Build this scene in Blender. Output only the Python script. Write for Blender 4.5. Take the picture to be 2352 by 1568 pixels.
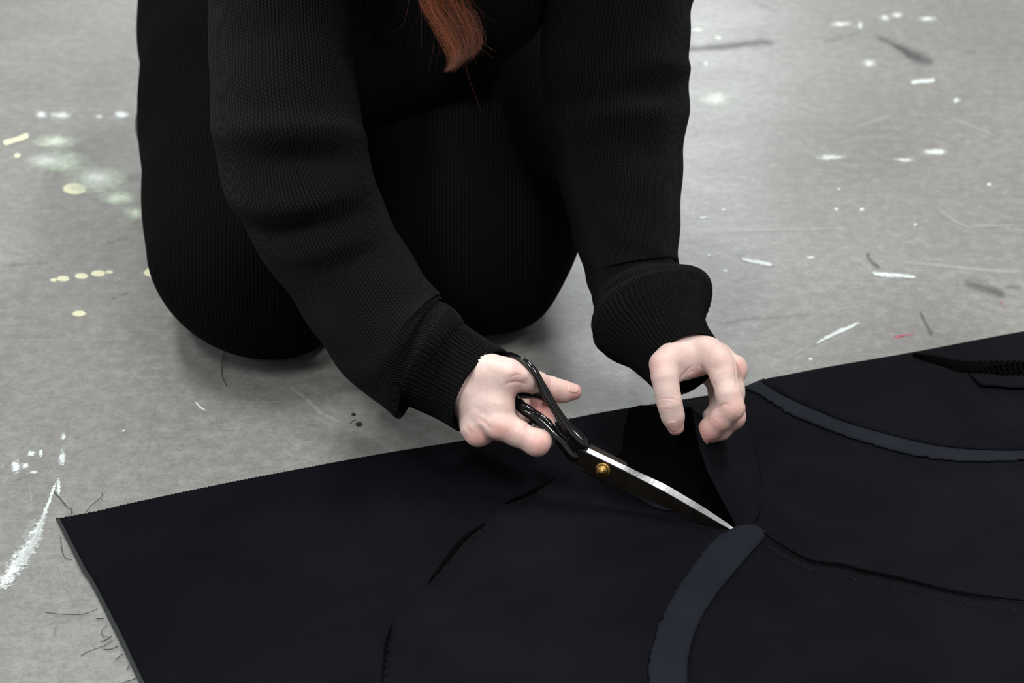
import bpy, bmesh, math, random
import numpy as np
from mathutils import Vector, Matrix
from mathutils.geometry import delaunay_2d_cdt
random.seed(7); rng = np.random.default_rng(7)
sc = bpy.context.scene
for o in list(bpy.data.objects): bpy.data.objects.remove(o)

# ------------------------------------------------------------------ camera
F = 4600.0; PITCH = math.radians(28.5); H = 0.86
cam_d = bpy.data.cameras.new('camera'); cam = bpy.data.objects.new('camera', cam_d)
sc.collection.objects.link(cam); sc.camera = cam
cam.location = (0, 0, H); cam.rotation_euler = (math.pi/2 - PITCH, 0, 0)
cam_d.sensor_width = 36; cam_d.lens = F/2352*36
cam_d.clip_start = 0.02; cam_d.clip_end = 60
cam_d.dof.use_dof = True; cam_d.dof.focus_distance = 1.52; cam_d.dof.aperture_fstop = 9.0

# ------------------------------------------------------------------ world + light
W = bpy.data.worlds.new('world'); sc.world = W; W.use_nodes = True
bg = W.node_tree.nodes['Background']
bg.inputs[0].default_value = (0.80, 0.90, 1.0, 1); bg.inputs[1].default_value = 1.0

def area(name, loc, rot, sx, sy, power, col):
    d = bpy.data.lights.new(name, 'AREA'); d.shape = 'RECTANGLE'; d.size = sx; d.size_y = sy
    d.energy = power; d.color = col
    o = bpy.data.objects.new(name, d); sc.collection.objects.link(o)
    o.location = loc; o.rotation_euler = rot
    return o
DAY = (0.93, 0.98, 1.0)
# daylight entering through the windows of the back wall and of the left wall
WIN_BACK = [(-0.92, -0.10), (0.02, 0.84)]
WZ0, WZ1 = 0.75, 2.75
for i, (a, b) in enumerate(WIN_BACK):
    area('window_daylight', ((a+b)/2, 6.16, (WZ0+WZ1)/2), (math.radians(-90), 0, 0), b-a, WZ1-WZ0, 27, DAY)
WIN_LEFT = [(-0.6, 1.0), (1.4, 3.0)]
for i, (a, b) in enumerate(WIN_LEFT):
    area('window_daylight', (-4.16, (a+b)/2, (WZ0+WZ1)/2), (0, math.radians(-90), 0), WZ1-WZ0, b-a, 34, DAY)
LAMPS = [(-1.2, -0.4), (1.2, -0.4), (-1.2, 2.4), (1.2, 2.4)]
LAMP_POWER = 69

sc.view_settings.view_transform = 'Standard'; sc.view_settings.look = 'None'
sc.view_settings.gamma = 1.0; sc.view_settings.use_curve_mapping = False
sc.view_settings.exposure = -0.1
cy = sc.cycles; cy.max_bounces = 6; cy.diffuse_bounces = 2; cy.glossy_bounces = 3; cy.transmission_bounces = 2; cy.transparent_max_bounces = 8
cy.caustics_reflective = False; cy.caustics_refractive = False
cy.use_adaptive_sampling = True; cy.adaptive_threshold = 0.06; cy.adaptive_min_samples = 12

# ------------------------------------------------------------------ helpers
cP, sP = math.cos(PITCH), math.sin(PITCH)
def ray(u, v):
    x = (u-1176)/F; y = -(v-784)/F
    return np.array([x, cP + y*sP, -sP + y*cP])
CAM = np.array([0, 0, H])
def PZ(u, v, z=0.0):
    r = ray(u, v); return CAM + r*((z-H)/r[2])
def PD(u, v, d): return CAM + ray(u, v)*d
def depth_of(p): return float((np.asarray(p)-CAM) @ np.array([0, cP, -sP]))

def link(o, parent=None):
    sc.collection.objects.link(o)
    if parent is not None: o.parent = parent
    return o
def mesh_obj(name, verts, faces, mat, parent=None, smooth=True, uv=None):
    me = bpy.data.meshes.new(name)
    me.from_pydata([tuple(map(float, v)) for v in verts], [], [tuple(map(int, f)) for f in faces])
    if uv is not None:
        l = me.uv_layers.new(name='UVMap')
        idx = np.empty(len(me.loops), dtype=np.int64); me.loops.foreach_get('vertex_index', idx)
        l.data.foreach_set('uv', np.asarray(uv, dtype=np.float32)[idx].ravel())
    me.materials.append(mat)
    if smooth: me.polygons.foreach_set('use_smooth', [True]*len(me.polygons))
    me.update()
    return link(bpy.data.objects.new(name, me), parent)
def empty(name, loc=(0, 0, 0)):
    o = bpy.data.objects.new(name, None); o.empty_display_size = 0.05
    o.location = loc; return link(o)
def tag(o, label=None, cat=None, group=None, kind=None):
    if label: o['label'] = label
    if cat: o['category'] = cat
    if group: o['group'] = group
    if kind: o['kind'] = kind
    return o
def keep(o, parent):          # parent while keeping world-space vertex coordinates
    o.parent = parent; o.matrix_parent_inverse = Matrix.Translation(-Vector(parent.location)); return o

def box(bm_list, x0, x1, y0, y1, z0, z1):
    V, Fc = bm_list; b = len(V)
    for x in (x0, x1):
        for y in (y0, y1):
            for z in (z0, z1): V.append((x, y, z))
    for f in ((0,1,3,2), (4,6,7,5), (0,4,5,1), (2,3,7,6), (0,2,6,4), (1,5,7,3)): Fc.append(tuple(b+i for i in f))

# ---- node material helper
class NT:
    def __init__(s, name):
        s.m = bpy.data.materials.new(name); s.m.use_nodes = True; s.t = s.m.node_tree
        s.t.nodes.clear(); s.out = s.n('ShaderNodeOutputMaterial')
    def n(s, typ, **kw):
        nd = s.t.nodes.new(typ)
        for k, v in kw.items():
            if k.startswith('i_'):
                key = k[2:].replace('_', ' ')
                nd.inputs[key].default_value = v
            else: setattr(nd, k, v)
        return nd
    def l(s, a, b): s.t.links.new(a, b)
    def math(s, op, a, b=None, c=None, clamp=False):
        nd = s.t.nodes.new('ShaderNodeMath'); nd.operation = op; nd.use_clamp = clamp
        for i, x in enumerate((a, b, c)):
            if x is None: continue
            if isinstance(x, (int, float)): nd.inputs[i].default_value = x
            else: s.l(x, nd.inputs[i])
        return nd.outputs[0]
    def noise(s, vec, scale, detail=4, rough=0.55, dist=0.0):
        nd = s.n('ShaderNodeTexNoise'); nd.inputs['Scale'].default_value = scale
        nd.inputs['Detail'].default_value = detail; nd.inputs['Roughness'].default_value = rough
        nd.inputs['Distortion'].default_value = dist
        if vec is not None: s.l(vec, nd.inputs['Vector'])
        return nd.outputs[0]
    def mapping(s, vec, scale=(1, 1, 1), rot=(0, 0, 0), loc=(0, 0, 0)):
        nd = s.n('ShaderNodeMapping'); nd.inputs['Scale'].default_value = scale
        nd.inputs['Rotation'].default_value = rot; nd.inputs['Location'].default_value = loc
        s.l(vec, nd.inputs['Vector']); return nd.outputs[0]
    def ramp(s, fac, stops):
        nd = s.n('ShaderNodeValToRGB'); e = nd.color_ramp.elements
        while len(e) < len(stops): e.new(0.5)
        for el, (p, c) in zip(e, stops):
            el.position = p; el.color = (c, c, c, 1) if isinstance(c, (int, float)) else (*c, 1)
        s.l(fac, nd.inputs[0]); return nd.outputs[0]
    def mix(s, fac, a, b, blend='MIX'):
        nd = s.n('ShaderNodeMix', data_type='RGBA', blend_type=blend)
        for k, x in ((0, fac), (6, a), (7, b)):
            if isinstance(x, (int, float)): nd.inputs[k].default_value = x
            elif isinstance(x, tuple): nd.inputs[k].default_value = (*x, 1)
            else: s.l(x, nd.inputs[k])
        return nd.outputs[2]
    def bump(s, h, strength, dist, normal=None):
        nd = s.n('ShaderNodeBump'); nd.inputs['Strength'].default_value = strength
        nd.inputs['Distance'].default_value = dist; s.l(h, nd.inputs['Height'])
        if normal is not None: s.l(normal, nd.inputs['Normal'])
        return nd.outputs[0]
    def bsdf(s, **kw):
        b = s.n('ShaderNodeBsdfPrincipled')
        for k, v in kw.items():
            key = k.replace('_', ' ')
            if isinstance(v, tuple): v = (*v, 1) if len(v) == 3 and 'Radius' not in key else v
            if isinstance(v, (int, float, tuple)): b.inputs[key].default_value = v
            else: s.l(v, b.inputs[key])
        s.l(b.outputs[0], s.out.inputs[0]); return b
    def obj(s): return s.n('ShaderNodeTexCoord').outputs['Object']
    def uv(s): return s.n('ShaderNodeTexCoord').outputs['UV']

def simple(name, col, rough=0.5, **kw):
    t = NT(name); t.bsdf(Base_Color=col, Roughness=rough, **kw); return t.m

# ---- floor: worn sealed concrete
def mat_floor():
    t = NT('concrete'); o = t.obj()
    big = t.noise(o, 1.6, 5, 0.6, 0.6); mid = t.noise(o, 9, 6, 0.62); fine = t.noise(o, 260, 3, 0.7)
    st = t.noise(t.mapping(o, (3.0, 26, 1), (0, 0, 0.12)), 1.0, 5, 0.6, 0.4)
    c = t.mix(t.ramp(big, [(0.33, 0.0), (0.68, 1.0)]), (0.212, 0.211, 0.202), (0.282, 0.285, 0.280))
    c = t.mix(t.math('MULTIPLY', t.ramp(mid, [(0.35, 1.0), (0.62, 0.0)]), 0.38), c, (0.165, 0.160, 0.150))
    c = t.mix(t.math('MULTIPLY', t.ramp(st, [(0.5, 0.0), (0.75, 1.0)]), 0.16), c, (0.31, 0.315, 0.31))
    c = t.mix(t.math('MULTIPLY', t.ramp(fine, [(0.36, 1.0), (0.54, 0.0)]), 0.42), c, (0.12, 0.118, 0.112))
    spk = t.noise(o, 75, 6, 0.75); c = t.mix(t.math('MULTIPLY', t.ramp(spk, [(0.40, 1.0), (0.51, 0.0)]), 0.34), c, (0.135, 0.130, 0.122)); c = t.mix(t.math('MULTIPLY', t.ramp(spk, [(0.52, 0.0), (0.64, 1.0)]), 0.36), c, (0.36, 0.365, 0.36))
    # fine scratches in several directions
    for i, (r, sx, sy, th, col, f) in enumerate([(0.5, 2.2, 150, 0.70, (0.42, 0.42, 0.41), .22), (-0.35, 3.0, 170, 0.70, (0.40, 0.41, 0.40), .22),
                                              (1.25, 2.6, 120, 0.715, (0.12, 0.12, 0.125), .30), (2.3, 3.2, 160, 0.71, (0.42, 0.42, 0.42), .22)]):
        s_ = t.noise(t.mapping(o, (sx, sy, 1), (0, 0, r), (i*3.1, i*7.7, 0)), 1.0, 2, 0.5, 0.15)
        c = t.mix(t.math('MULTIPLY', t.ramp(s_, [(th, 0.0), (th+.03, 1.0)]), f), c, col)
    # little pale specks
    vo = t.n('ShaderNodeTexVoronoi'); vo.inputs['Scale'].default_value = 42; t.l(o, vo.inputs['Vector'])
    sp = t.math('LESS_THAN', t.math('ADD', vo.outputs['Distance'], t.math('MULTIPLY', t.noise(o, 300, 2), 0.10)), 0.098)
    gate = t.ramp(t.noise(o, 5.0, 3), [(0.52, 0.0), (0.6, 1.0)])
    c = t.mix(t.math('MULTIPLY', t.math('MULTIPLY', sp, gate), 0.6), c, (0.50, 0.52, 0.50))
    rough = t.ramp(t.math('ADD', t.math('MULTIPLY', big, 0.5), t.math('MULTIPLY', mid, 0.5)), [(0.3, 0.40), (0.7, 0.30)])
    bn = t.bump(t.math('ADD', mid, t.math('MULTIPLY', fine, 0.25)), 0.10, 0.002)
    t.bsdf(Base_Color=c, Roughness=rough, Normal=bn, Specular_IOR_Level=0.55)
    return t.m
# ---- paint / scuff marks: thin film with ragged, flaky edges
def mat_mark(name, col, scale=180, soft=0.10, cover=0.5, rough=0.55, alpha=1.0):
    t = NT(name); o = t.obj(); uv = t.uv()
    sep = t.n('ShaderNodeSeparateXYZ'); t.l(uv, sep.inputs[0])
    r = t.math('SQRT', t.math('ADD', t.math('POWER', t.math('ABSOLUTE', sep.outputs[0]), 2.0), t.math('POWER', t.math('ABSOLUTE', sep.outputs[1]), 2.0)))
    body = t.math('SUBTRACT', 1.0, r)
    nz = t.math('ADD', t.math('MULTIPLY', t.noise(o, scale, 5, 0.7), 0.7), t.math('MULTIPLY', t.noise(o, scale*.22, 3), 0.3))
    m = t.math('SUBTRACT', t.math('ADD', t.math('MULTIPLY', body, 1.0), t.math('MULTIPLY', t.math('SUBTRACT', nz, 0.5), 2.4)), 1.0-cover-0.45)
    a = t.math('MULTIPLY', t.math('DIVIDE', m, soft, clamp=True), alpha)
    b = t.n('ShaderNodeBsdfPrincipled'); b.inputs['Base Color'].default_value = (*col, 1); b.inputs['Roughness'].default_value = rough
    tr = t.n('ShaderNodeBsdfTransparent'); mx = t.n('ShaderNodeMixShader')
    t.l(a, mx.inputs[0]); t.l(tr.outputs[0], mx.inputs[1]); t.l(b.outputs[0], mx.inputs[2]); t.l(mx.outputs[0], t.out.inputs[0])
    return t.m
# ---- woven black cloth
def mat_cloth(name, col, spec=0.25, rough=0.85, bump=0.35):
    t = NT(name); o = t.obj()
    w1 = t.n('ShaderNodeTexWave', wave_type='BANDS', bands_direction='X'); w1.inputs['Scale'].default_value = 420
    w2 = t.n('ShaderNodeTexWave', wave_type='BANDS', bands_direction='Y'); w2.inputs['Scale'].default_value = 420
    v = t.mapping(o, (1, 1, 1), (0, 0, 0.26)); t.l(v, w1.inputs[0]); t.l(v, w2.inputs[0])
    h = t.math('ADD', w1.outputs['Fac'], w2.outputs['Fac'])
    n1 = t.noise(o, 14, 4, 0.6); n2 = t.noise(o, 420, 2, 0.6)
    c2 = tuple(min(1, x*1.5) for x in col)
    c = t.mix(t.ramp(n1, [(0.35, 0.0), (0.7, 1.0)]), tuple(x*0.85 for x in col), tuple(x*1.18 for x in col))
    lint = t.ramp(n2, [(0.74, 0.0), (0.80, 1.0)])
    c = t.mix(t.math('MULTIPLY', lint, 0.35), c, tuple(x*5 for x in col))
    bn = t.bump(h, bump, 0.0004, t.bump(n1, 0.15, 0.004))
    t.bsdf(Base_Color=c, Roughness=rough, Specular_IOR_Level=spec*.15, Normal=bn)
    return t.m
# ---- knit: stitch columns and rows from the tube's own UV (u = stitch columns, v = rows)
def mat_knit(name, col, cols=1.0, rows=1.0, ribs=False):
    t = NT(name); sep = t.n('ShaderNodeSeparateXYZ'); t.l(t.uv(), sep.inputs[0])
    u, v = sep.outputs[0], sep.outputs[1]; o = t.obj()
    wob = t.math('MULTIPLY', t.math('SUBTRACT', t.noise(o, 40, 2), 0.5), 0.5)
    u = t.math('ADD', u, wob)
    cu = t.math('ABSOLUTE', t.math('SINE', t.math('MULTIPLY', u, math.pi)))
    par = t.math('MULTIPLY', t.math('FLOOR', u), math.pi/2)
    rv = t.math('ABSOLUTE', t.math('SINE', t.math('ADD', t.math('MULTIPLY', v, math.pi), par)))
    h = t.math('MULTIPLY', cu, t.math('ADD', 0.45, t.math('MULTIPLY', rv, 0.55)))
    fz = t.noise(o, 900, 3, 0.7)
    c = t.mix(h, tuple(x*0.40 for x in col), tuple(x*1.22 for x in col))
    c = t.mix(t.math('MULTIPLY', t.ramp(fz, [(0.62, 0.0), (0.8, 1.0)]), 0.3), c, tuple(x*3.0 for x in col))
    bn = t.bump(t.math('ADD', h, t.math('MULTIPLY', fz, 0.3)), 0.9, 0.0012)
    t.bsdf(Base_Color=c, Roughness=0.95, Specular_IOR_Level=0.03, Normal=bn, Sheen_Weight=0.02, Sheen_Roughness=0.45)
    return t.m
def mat_ribknit(name, col, scale=95, rot=0.0):
    t = NT(name); o = t.obj()
    w = t.n('ShaderNodeTexWave', wave_type='BANDS', bands_direction='X', wave_profile='SIN'); w.inputs['Scale'].default_value = scale
    w.inputs['Distortion'].default_value = 0.8; w.inputs['Detail'].default_value = 1
    t.l(t.mapping(o, (1, 1, 1), (0, rot, 0)), w.inputs[0])
    c = t.mix(w.outputs['Fac'], tuple(x*0.6 for x in col), tuple(x*1.15 for x in col))
    bn = t.bump(w.outputs['Fac'], 0.6, 0.001)
    t.bsdf(Base_Color=c, Roughness=0.95, Specular_IOR_Level=0.02, Normal=bn)
    return t.m
def mat_skin():
    t = NT('skin'); o = t.obj()
    at = t.n('ShaderNodeAttribute', attribute_name='red'); r = at.outputs['Fac']
    n1 = t.noise(o, 60, 4, 0.6); n2 = t.noise(o, 220, 3, 0.6); n3 = t.noise(o, 900, 3, 0.6)
    f = t.math('ADD', r, t.math('MULTIPLY', t.math('SUBTRACT', n1, 0.5), 0.55), clamp=True)
    c = t.mix(f, (0.73, 0.550, 0.510), (0.71, 0.310, 0.282))
    c = t.mix(t.math('MULTIPLY', t.ramp(n2, [(0.45, 0.0), (0.75, 1.0)]), 0.25), c, (0.85, 0.66, 0.60))
    vo = t.n('ShaderNodeTexVoronoi', feature='DISTANCE_TO_EDGE'); vo.inputs['Scale'].default_value = 650; t.l(o, vo.inputs['Vector'])
    cr = t.math('MINIMUM', vo.outputs['Distance'], 0.25)
    bn = t.bump(t.math('ADD', t.math('MULTIPLY', cr, 1.5), t.math('MULTIPLY', n3, 0.5)), 0.22, 0.0005, t.bump(n2, 0.25, 0.0012))
    t.bsdf(Base_Color=c, Roughness=0.48, Specular_IOR_Level=0.42, Normal=bn, Subsurface_Weight=0.22,
           Subsurface_Radius=(1.0, 0.32, 0.18), Subsurface_Scale=0.006)
    return t.m

M = {}
M['floor'] = mat_floor()
M['wall'] = simple('painted_wall', (0.62, 0.62, 0.60), 0.8)
M['frame'] = simple('window_frame_paint', (0.55, 0.56, 0.56), 0.5)
t = NT('window_glass'); g_ = t.n('ShaderNodeBsdfGlossy'); g_.inputs['Roughness'].default_value = 0.02
tr_ = t.n('ShaderNodeBsdfTransparent'); mx_ = t.n('ShaderNodeMixShader'); mx_.inputs[0].default_value = 0.06
t.l(tr_.outputs[0], mx_.inputs[1]); t.l(g_.outputs[0], mx_.inputs[2]); t.l(mx_.outputs[0], t.out.inputs[0]); M['glass'] = t.m
t = NT('lamp_tube'); em = t.n('ShaderNodeEmission'); em.inputs[1].default_value = 3.0; t.l(em.outputs[0], t.out.inputs[0]); M['tube'] = t.m
M['lamp_body'] = simple('lamp_metal', (0.7, 0.7, 0.7), 0.4)
M['cloth'] = mat_cloth('black_cloth', (0.0042, 0.0042, 0.0066))
M['cloth_b'] = mat_cloth('black_cloth_top', (0.0046, 0.0046, 0.0068))
M['cloth_dark'] = mat_cloth('dark_and_shaded_cloth', (0.0018, 0.0018, 0.0021), 0.05)  # dark pocket and seam cloth; also carries the raised flap's painted shade
M['band'] = mat_cloth('grey_interfacing', (0.0115, 0.0142, 0.0195), 0.3, 0.75)
M['edge'] = simple('cloth_edge', (0.0075, 0.0115, 0.012), 0.8)
M['thread'] = simple('black_thread', (0.006, 0.006, 0.007), 0.8)
M['knit'] = mat_knit('sweater_knit', (0.0102, 0.0101, 0.0118))
M['rib'] = mat_knit('cuff_knit', (0.0066, 0.0064, 0.0072))
M['ribcloth'] = mat_ribknit('ribbed_trousers', (0.0048, 0.0046, 0.0050))
M['torso'] = mat_ribknit('shaded_sweater_body', (0.0058, 0.0057, 0.0064), 130)  # darker copy of the sleeve knit; the torso's shade is put into its colour
M['skin'] = mat_skin()
M['nail'] = simple('nail', (0.78, 0.50, 0.44), 0.28, Specular_IOR_Level=0.55, Subsurface_Weight=0.1, Subsurface_Scale=0.003)
M['shoe'] = simple('shoe_leather', (0.035, 0.026, 0.022), 0.5)

# ------------------------------------------------------------------ room
V, Fc = [], []; box((V, Fc), -4, 4, -3, 6, -0.1, 0.0)
floor = tag(mesh_obj('floor', V, Fc, M['floor'], smooth=False), 'worn grey sealed concrete floor with paint marks', kind='structure')
V, Fc = [], []; box((V, Fc), -4.2, 4.2, -3.2, 6.2, 3.2, 3.3)
tag(mesh_obj('ceiling', V, Fc, M['wall'], smooth=False), 'plain pale ceiling above the workroom', kind='structure')
V, Fc = [], []; box((V, Fc), 4, 4.2, -3.2, 6.2, 0, 3.2)
tag(mesh_obj('wall_right', V, Fc, M['wall'], smooth=False), 'plain pale wall on the right', kind='structure')
V, Fc = [], []; box((V, Fc), -4, 4, -3.2, -3.0, 0, 3.2)
tag(mesh_obj('wall_front', V, Fc, M['wall'], smooth=False), 'plain pale wall behind the viewer', kind='structure')
def wall_with_openings(name, spans, lo, hi, mk, label):
    V, Fc = [], []
    mk((V, Fc), lo, hi, 0, WZ0); mk((V, Fc), lo, hi, WZ1, 3.2)
    e = [lo] + [x for s in spans for x in s] + [hi]
    for i in range(0, len(e), 2): mk((V, Fc), e[i], e[i+1], WZ0, WZ1)
    return tag(mesh_obj(name, V, Fc, M['wall'], smooth=False), label, kind='structure')
wall_with_openings('wall_back', WIN_BACK, -4, 4, lambda B, a, b, z0, z1: box(B, a, b, 6.0, 6.2, z0, z1), 'pale wall with two tall windows behind the person')
wall_with_openings('wall_left', WIN_LEFT, -3.2, 6.2, lambda B, a, b, z0, z1: box(B, -4.2, -4.0, a, b, z0, z1), 'pale wall with two windows on the left')
wn = 0
def window(a, b, back):
    global wn; wn += 1
    def bx(B, p, q, z0, z1, t0, t1):
        if back: box(B, p, q, 6.0+t0, 6.0+t1, z0, z1)
        else: box(B, -4.0-t1, -4.0-t0, p, q, z0, z1)
    w_ = 0.05; V, Fc = [], []
    bx((V, Fc), a, b, WZ0, WZ0+w_, 0.02, 0.08); bx((V, Fc), a, b, WZ1-w_, WZ1, 0.02, 0.08)
    bx((V, Fc), a, a+w_, WZ0+w_, WZ1-w_, 0.02, 0.08); bx((V, Fc), b-w_, b, WZ0+w_, WZ1-w_, 0.02, 0.08)
    m_ = (a+b)/2; bx((V, Fc), m_-.02, m_+.02, WZ0+w_, WZ1-w_, 0.02, 0.08)
    fr = tag(mesh_obj('window_%d' % wn, V, Fc, M['frame'], smooth=False), 'tall two-pane workroom window', kind='structure')
    for p, q in ((a+w_, m_-.02), (m_+.02, b-w_)):
        V, Fc = [], []; bx((V, Fc), p, q, WZ0+w_, WZ1-w_, 0.045, 0.05)
        mesh_obj('pane', V, Fc, M['glass'], fr, smooth=False)
for a, b in WIN_BACK: window(a, b, True)
for a, b in WIN_LEFT: window(a, b, False)
for i, (x, y) in enumerate(LAMPS):
    r_ = empty('ceiling_lamp', (x, y, 3.12))
    tag(r_, 'long tube ceiling lamp, %s of the room on the %s' % ('window end' if y > 1 else 'near end', 'left' if x < 0 else 'right'), 'lamp', 'ceiling lamps')
    V, Fc = [], []; box((V, Fc), -.16, .16, -.65, .65, 0.02, .08); mesh_obj('housing', V, Fc, M['lamp_body'], r_, smooth=False)
    V, Fc = [], []; box((V, Fc), -.13, .13, -.62, .62, 0.0, .02); mesh_obj('diffuser', V, Fc, M['tube'], r_, smooth=False)
    a_ = area('lamp_light', (0, 0, -0.01), (0, 0, 0), .26, 1.24, LAMP_POWER, (1.0, 0.98, 0.95)); a_.parent = r_

# ------------------------------------------------------------------ SDF toolkit (numpy) for organic shapes
def smin(a, b, k):
    h = np.clip(0.5 + 0.5*(b-a)/k, 0, 1); return b + (a-b)*h - k*h*(1-h)
def cone(P, a, b, r1, r2):
    a = np.asarray(a, np.float32); b = np.asarray(b, np.float32)
    ba = b-a; L = float(ba@ba) + 1e-12
    t = np.clip(((P-a)@ba)/L, 0, 1)
    return np.sqrt(((P-a-t[:, None]*ba)**2).sum(1)) - (r1 + (r2-r1)*t)
def ellip(P, c, R, rot=None):
    q = P-np.asarray(c, np.float32)
    if rot is not None: q = q@rot
    R = np.asarray(R, np.float32); k0 = np.sqrt(((q/R)**2).sum(1)); k1 = np.sqrt(((q/R**2)**2).sum(1)) + 1e-9
    return k0*(k0-1)/k1
def chain(P, pts, k=0.003):
    d = None
    for (a, ra), (b, rb) in zip(pts[:-1], pts[1:]):
        c = cone(P, a, b, ra, rb); d = c if d is None else smin(d, c, k)
    return d
def surface(f, lo, hi, h, project=2):
    lo = np.asarray(lo, float); hi = np.asarray(hi, float); B = 4
    nb = np.ceil((hi-lo)/(h*B)).astype(int) + 1
    ax = [lo[i] + (np.arange(nb[i])*B + (B-1)/2)*h for i in range(3)]
    G = np.stack(np.meshgrid(*ax, indexing='ij'), -1).reshape(-1, 3).astype(np.float32)
    dc = f(G).reshape(nb)
    up = lambda A: A.repeat(B, 0).repeat(B, 1).repeat(B, 2)
    vals = up(dc).astype(np.float32); msk = up(np.abs(dc) < h*B*1.6)
    idx = np.argwhere(msk)
    vals[msk] = f((lo + idx*h).astype(np.float32))
    ins = vals < 0
    n = np.array(vals.shape)-1
    cnt = np.zeros(n, np.uint8)
    corners = [(i, j, k) for i in (0, 1) for j in (0, 1) for k in (0, 1)]
    for i, j, k in corners: cnt += ins[i:i+n[0], j:j+n[1], k:k+n[2]]
    act = np.argwhere((cnt > 0) & (cnt < 8)); N = len(act)
    cv = np.stack([vals[act[:, 0]+i, act[:, 1]+j, act[:, 2]+k] for i, j, k in corners], 1)
    co = np.array(corners, float); acc = np.zeros((N, 3)); num = np.zeros(N)
    for a in range(8):
        for b in range(a+1, 8):
            if np.abs(co[a]-co[b]).sum() != 1: continue
            va, vb = cv[:, a], cv[:, b]; m = (va < 0) != (vb < 0)
            t = np.where(m, va/np.where(m, va-vb, 1), 0)
            acc += np.where(m[:, None], co[a] + t[:, None]*(co[b]-co[a]), 0); num += m
    V = lo + (act + acc/num[:, None])*h
    vid = -np.ones(n, np.int64); vid[tuple(act.T)] = np.arange(N)
    faces = []
    for a in range(3):
        b, c = (a+1) % 3, (a+2) % 3
        s0 = [slice(None)]*3; s1 = [slice(None)]*3; s0[a] = slice(0, -1); s1[a] = slice(1, None)
        A0 = ins[tuple(s0)]; A1 = ins[tuple(s1)]
        e = np.argwhere(A0 != A1)
        ok = (e[:, b] > 0) & (e[:, c] > 0) & (e[:, b] < n[b]) & (e[:, c] < n[c]) & (e[:, a] < n[a]); e = e[ok]
        def cell(db, dc_):
            q = e.copy(); q[:, b] += db; q[:, c] += dc_; return vid[tuple(q.T)]
        Q = np.stack([cell(-1, -1), cell(0, -1), cell(0, 0), cell(-1, 0)], 1)
        fl = ~A0[tuple(e.T)]; Q[fl] = Q[fl][:, ::-1]; faces.append(Q)
    Fq = np.concatenate(faces); Fq = Fq[(Fq >= 0).all(1)]
    for _ in range(project):
        Vf = V.astype(np.float32); d = f(Vf); e_ = h*0.5
        g = np.stack([f(Vf + np.eye(3, dtype=np.float32)[i]*np.float32(e_)) - d for i in range(3)], 1)/e_
        g2 = (g**2).sum(1) + 1e-6
        st = np.clip(d/g2, -h, h)
        V = V - g*st[:, None]
    return V, Fq

# ------------------------------------------------------------------ scissors plane (blades stand nearly upright on the cloth)
TIP = PZ(1705, 1231, 0.006); PIV = PZ(1388, 1080, 0.034)
ax_ = (PIV-TIP)/np.linalg.norm(PIV-TIP)
UPV = np.array([0, 0.18, 1.0])
nS = np.cross(ax_, UPV); nS /= np.linalg.norm(nS)
if nS[1] > 0: nS = -nS
bS = np.cross(nS, ax_); bS = bS if bS[2] > 0 else -bS
def SP(u, v, off=0.0):
    r = ray(u, v); t = ((TIP + nS*off - CAM) @ nS)/(r @ nS); return CAM + r*t
DA = depth_of(SP(1240, 960))

# ------------------------------------------------------------------ tubes
def catmull(P, n):
    P = np.asarray(P, float); m = len(P)
    Q = np.vstack([2*P[0]-P[1], P, 2*P[-1]-P[-2]])
    out = []
    for t in np.linspace(0, m-1, n):
        i = min(int(t), m-2); f = t-i
        p0, p1, p2, p3 = Q[i], Q[i+1], Q[i+2], Q[i+3]
        out.append(0.5*((2*p1) + (-p0+p2)*f + (2*p0-5*p1+4*p2-p3)*f*f + (-p0+3*p1-3*p2+p3)*f**3))
    return np.array(out)
def resample(P, n):
    P = np.asarray(P, float); s = np.concatenate([[0], np.cumsum(np.linalg.norm(np.diff(P, axis=0), axis=1))]); t = np.linspace(0, s[-1], n)
    return np.stack([np.interp(t, s, P[:, i]) for i in range(P.shape[1])], 1)
def curve_px(pts, n=24): return [tuple(p) for p in catmull(np.array(pts, float), n)]
def norm(v): return v/np.maximum(np.linalg.norm(v, axis=-1, keepdims=True), 1e-9)
def tube_mesh(C, RA, RB, nseg, disp=None, closed=False, ref=None, caps=True):
    n = len(C)
    T = np.gradient(C, axis=0) if not closed else np.roll(C, -1, 0)-np.roll(C, 1, 0)
    T = norm(T)
    R = norm(CAM - C) if ref is None else np.tile(np.asarray(ref, float), (n, 1))
    S = norm(np.cross(T, R)); Fr = norm(np.cross(S, T))
    th = np.linspace(0, 2*np.pi, nseg, endpoint=False)
    D = np.zeros((n, nseg)) if disp is None else disp(np.linspace(0, 1, n)[:, None], th[None, :])
    V = C[:, None, :] + S[:, None, :]*((RA[:, None]+D)*np.sin(th))[:, :, None] + Fr[:, None, :]*((RB[:, None]+D)*np.cos(th))[:, :, None]
    faces = []
    rr = range(n if closed else n-1)
    for i in rr:
        a = i*nseg; b = ((i+1) % n)*nseg
        for j in range(nseg):
            k = (j+1) % nseg; faces.append((a+j, a+k, b+k, b+j))
    V = V.reshape(-1, 3)
    if not closed and caps:
        faces.append(tuple(range(nseg))[::-1]); faces.append(tuple((n-1)*nseg + j for j in range(nseg)))
    return V, faces
def fix_normals(o):
    bm = bmesh.new(); bm.from_mesh(o.data); bmesh.ops.recalc_face_normals(bm, faces=bm.faces); bm.to_mesh(o.data); bm.free()
    return o
def thread(pts, r, parent=None, name='thread', mat=None, n=24):
    C = catmull(pts, n); V, f = tube_mesh(C, np.full(n, r), np.full(n, r), 5, ref=(0.13, 0.2, 0.97))
    return mesh_obj(name, V, f, mat or M['thread'], parent)

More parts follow.
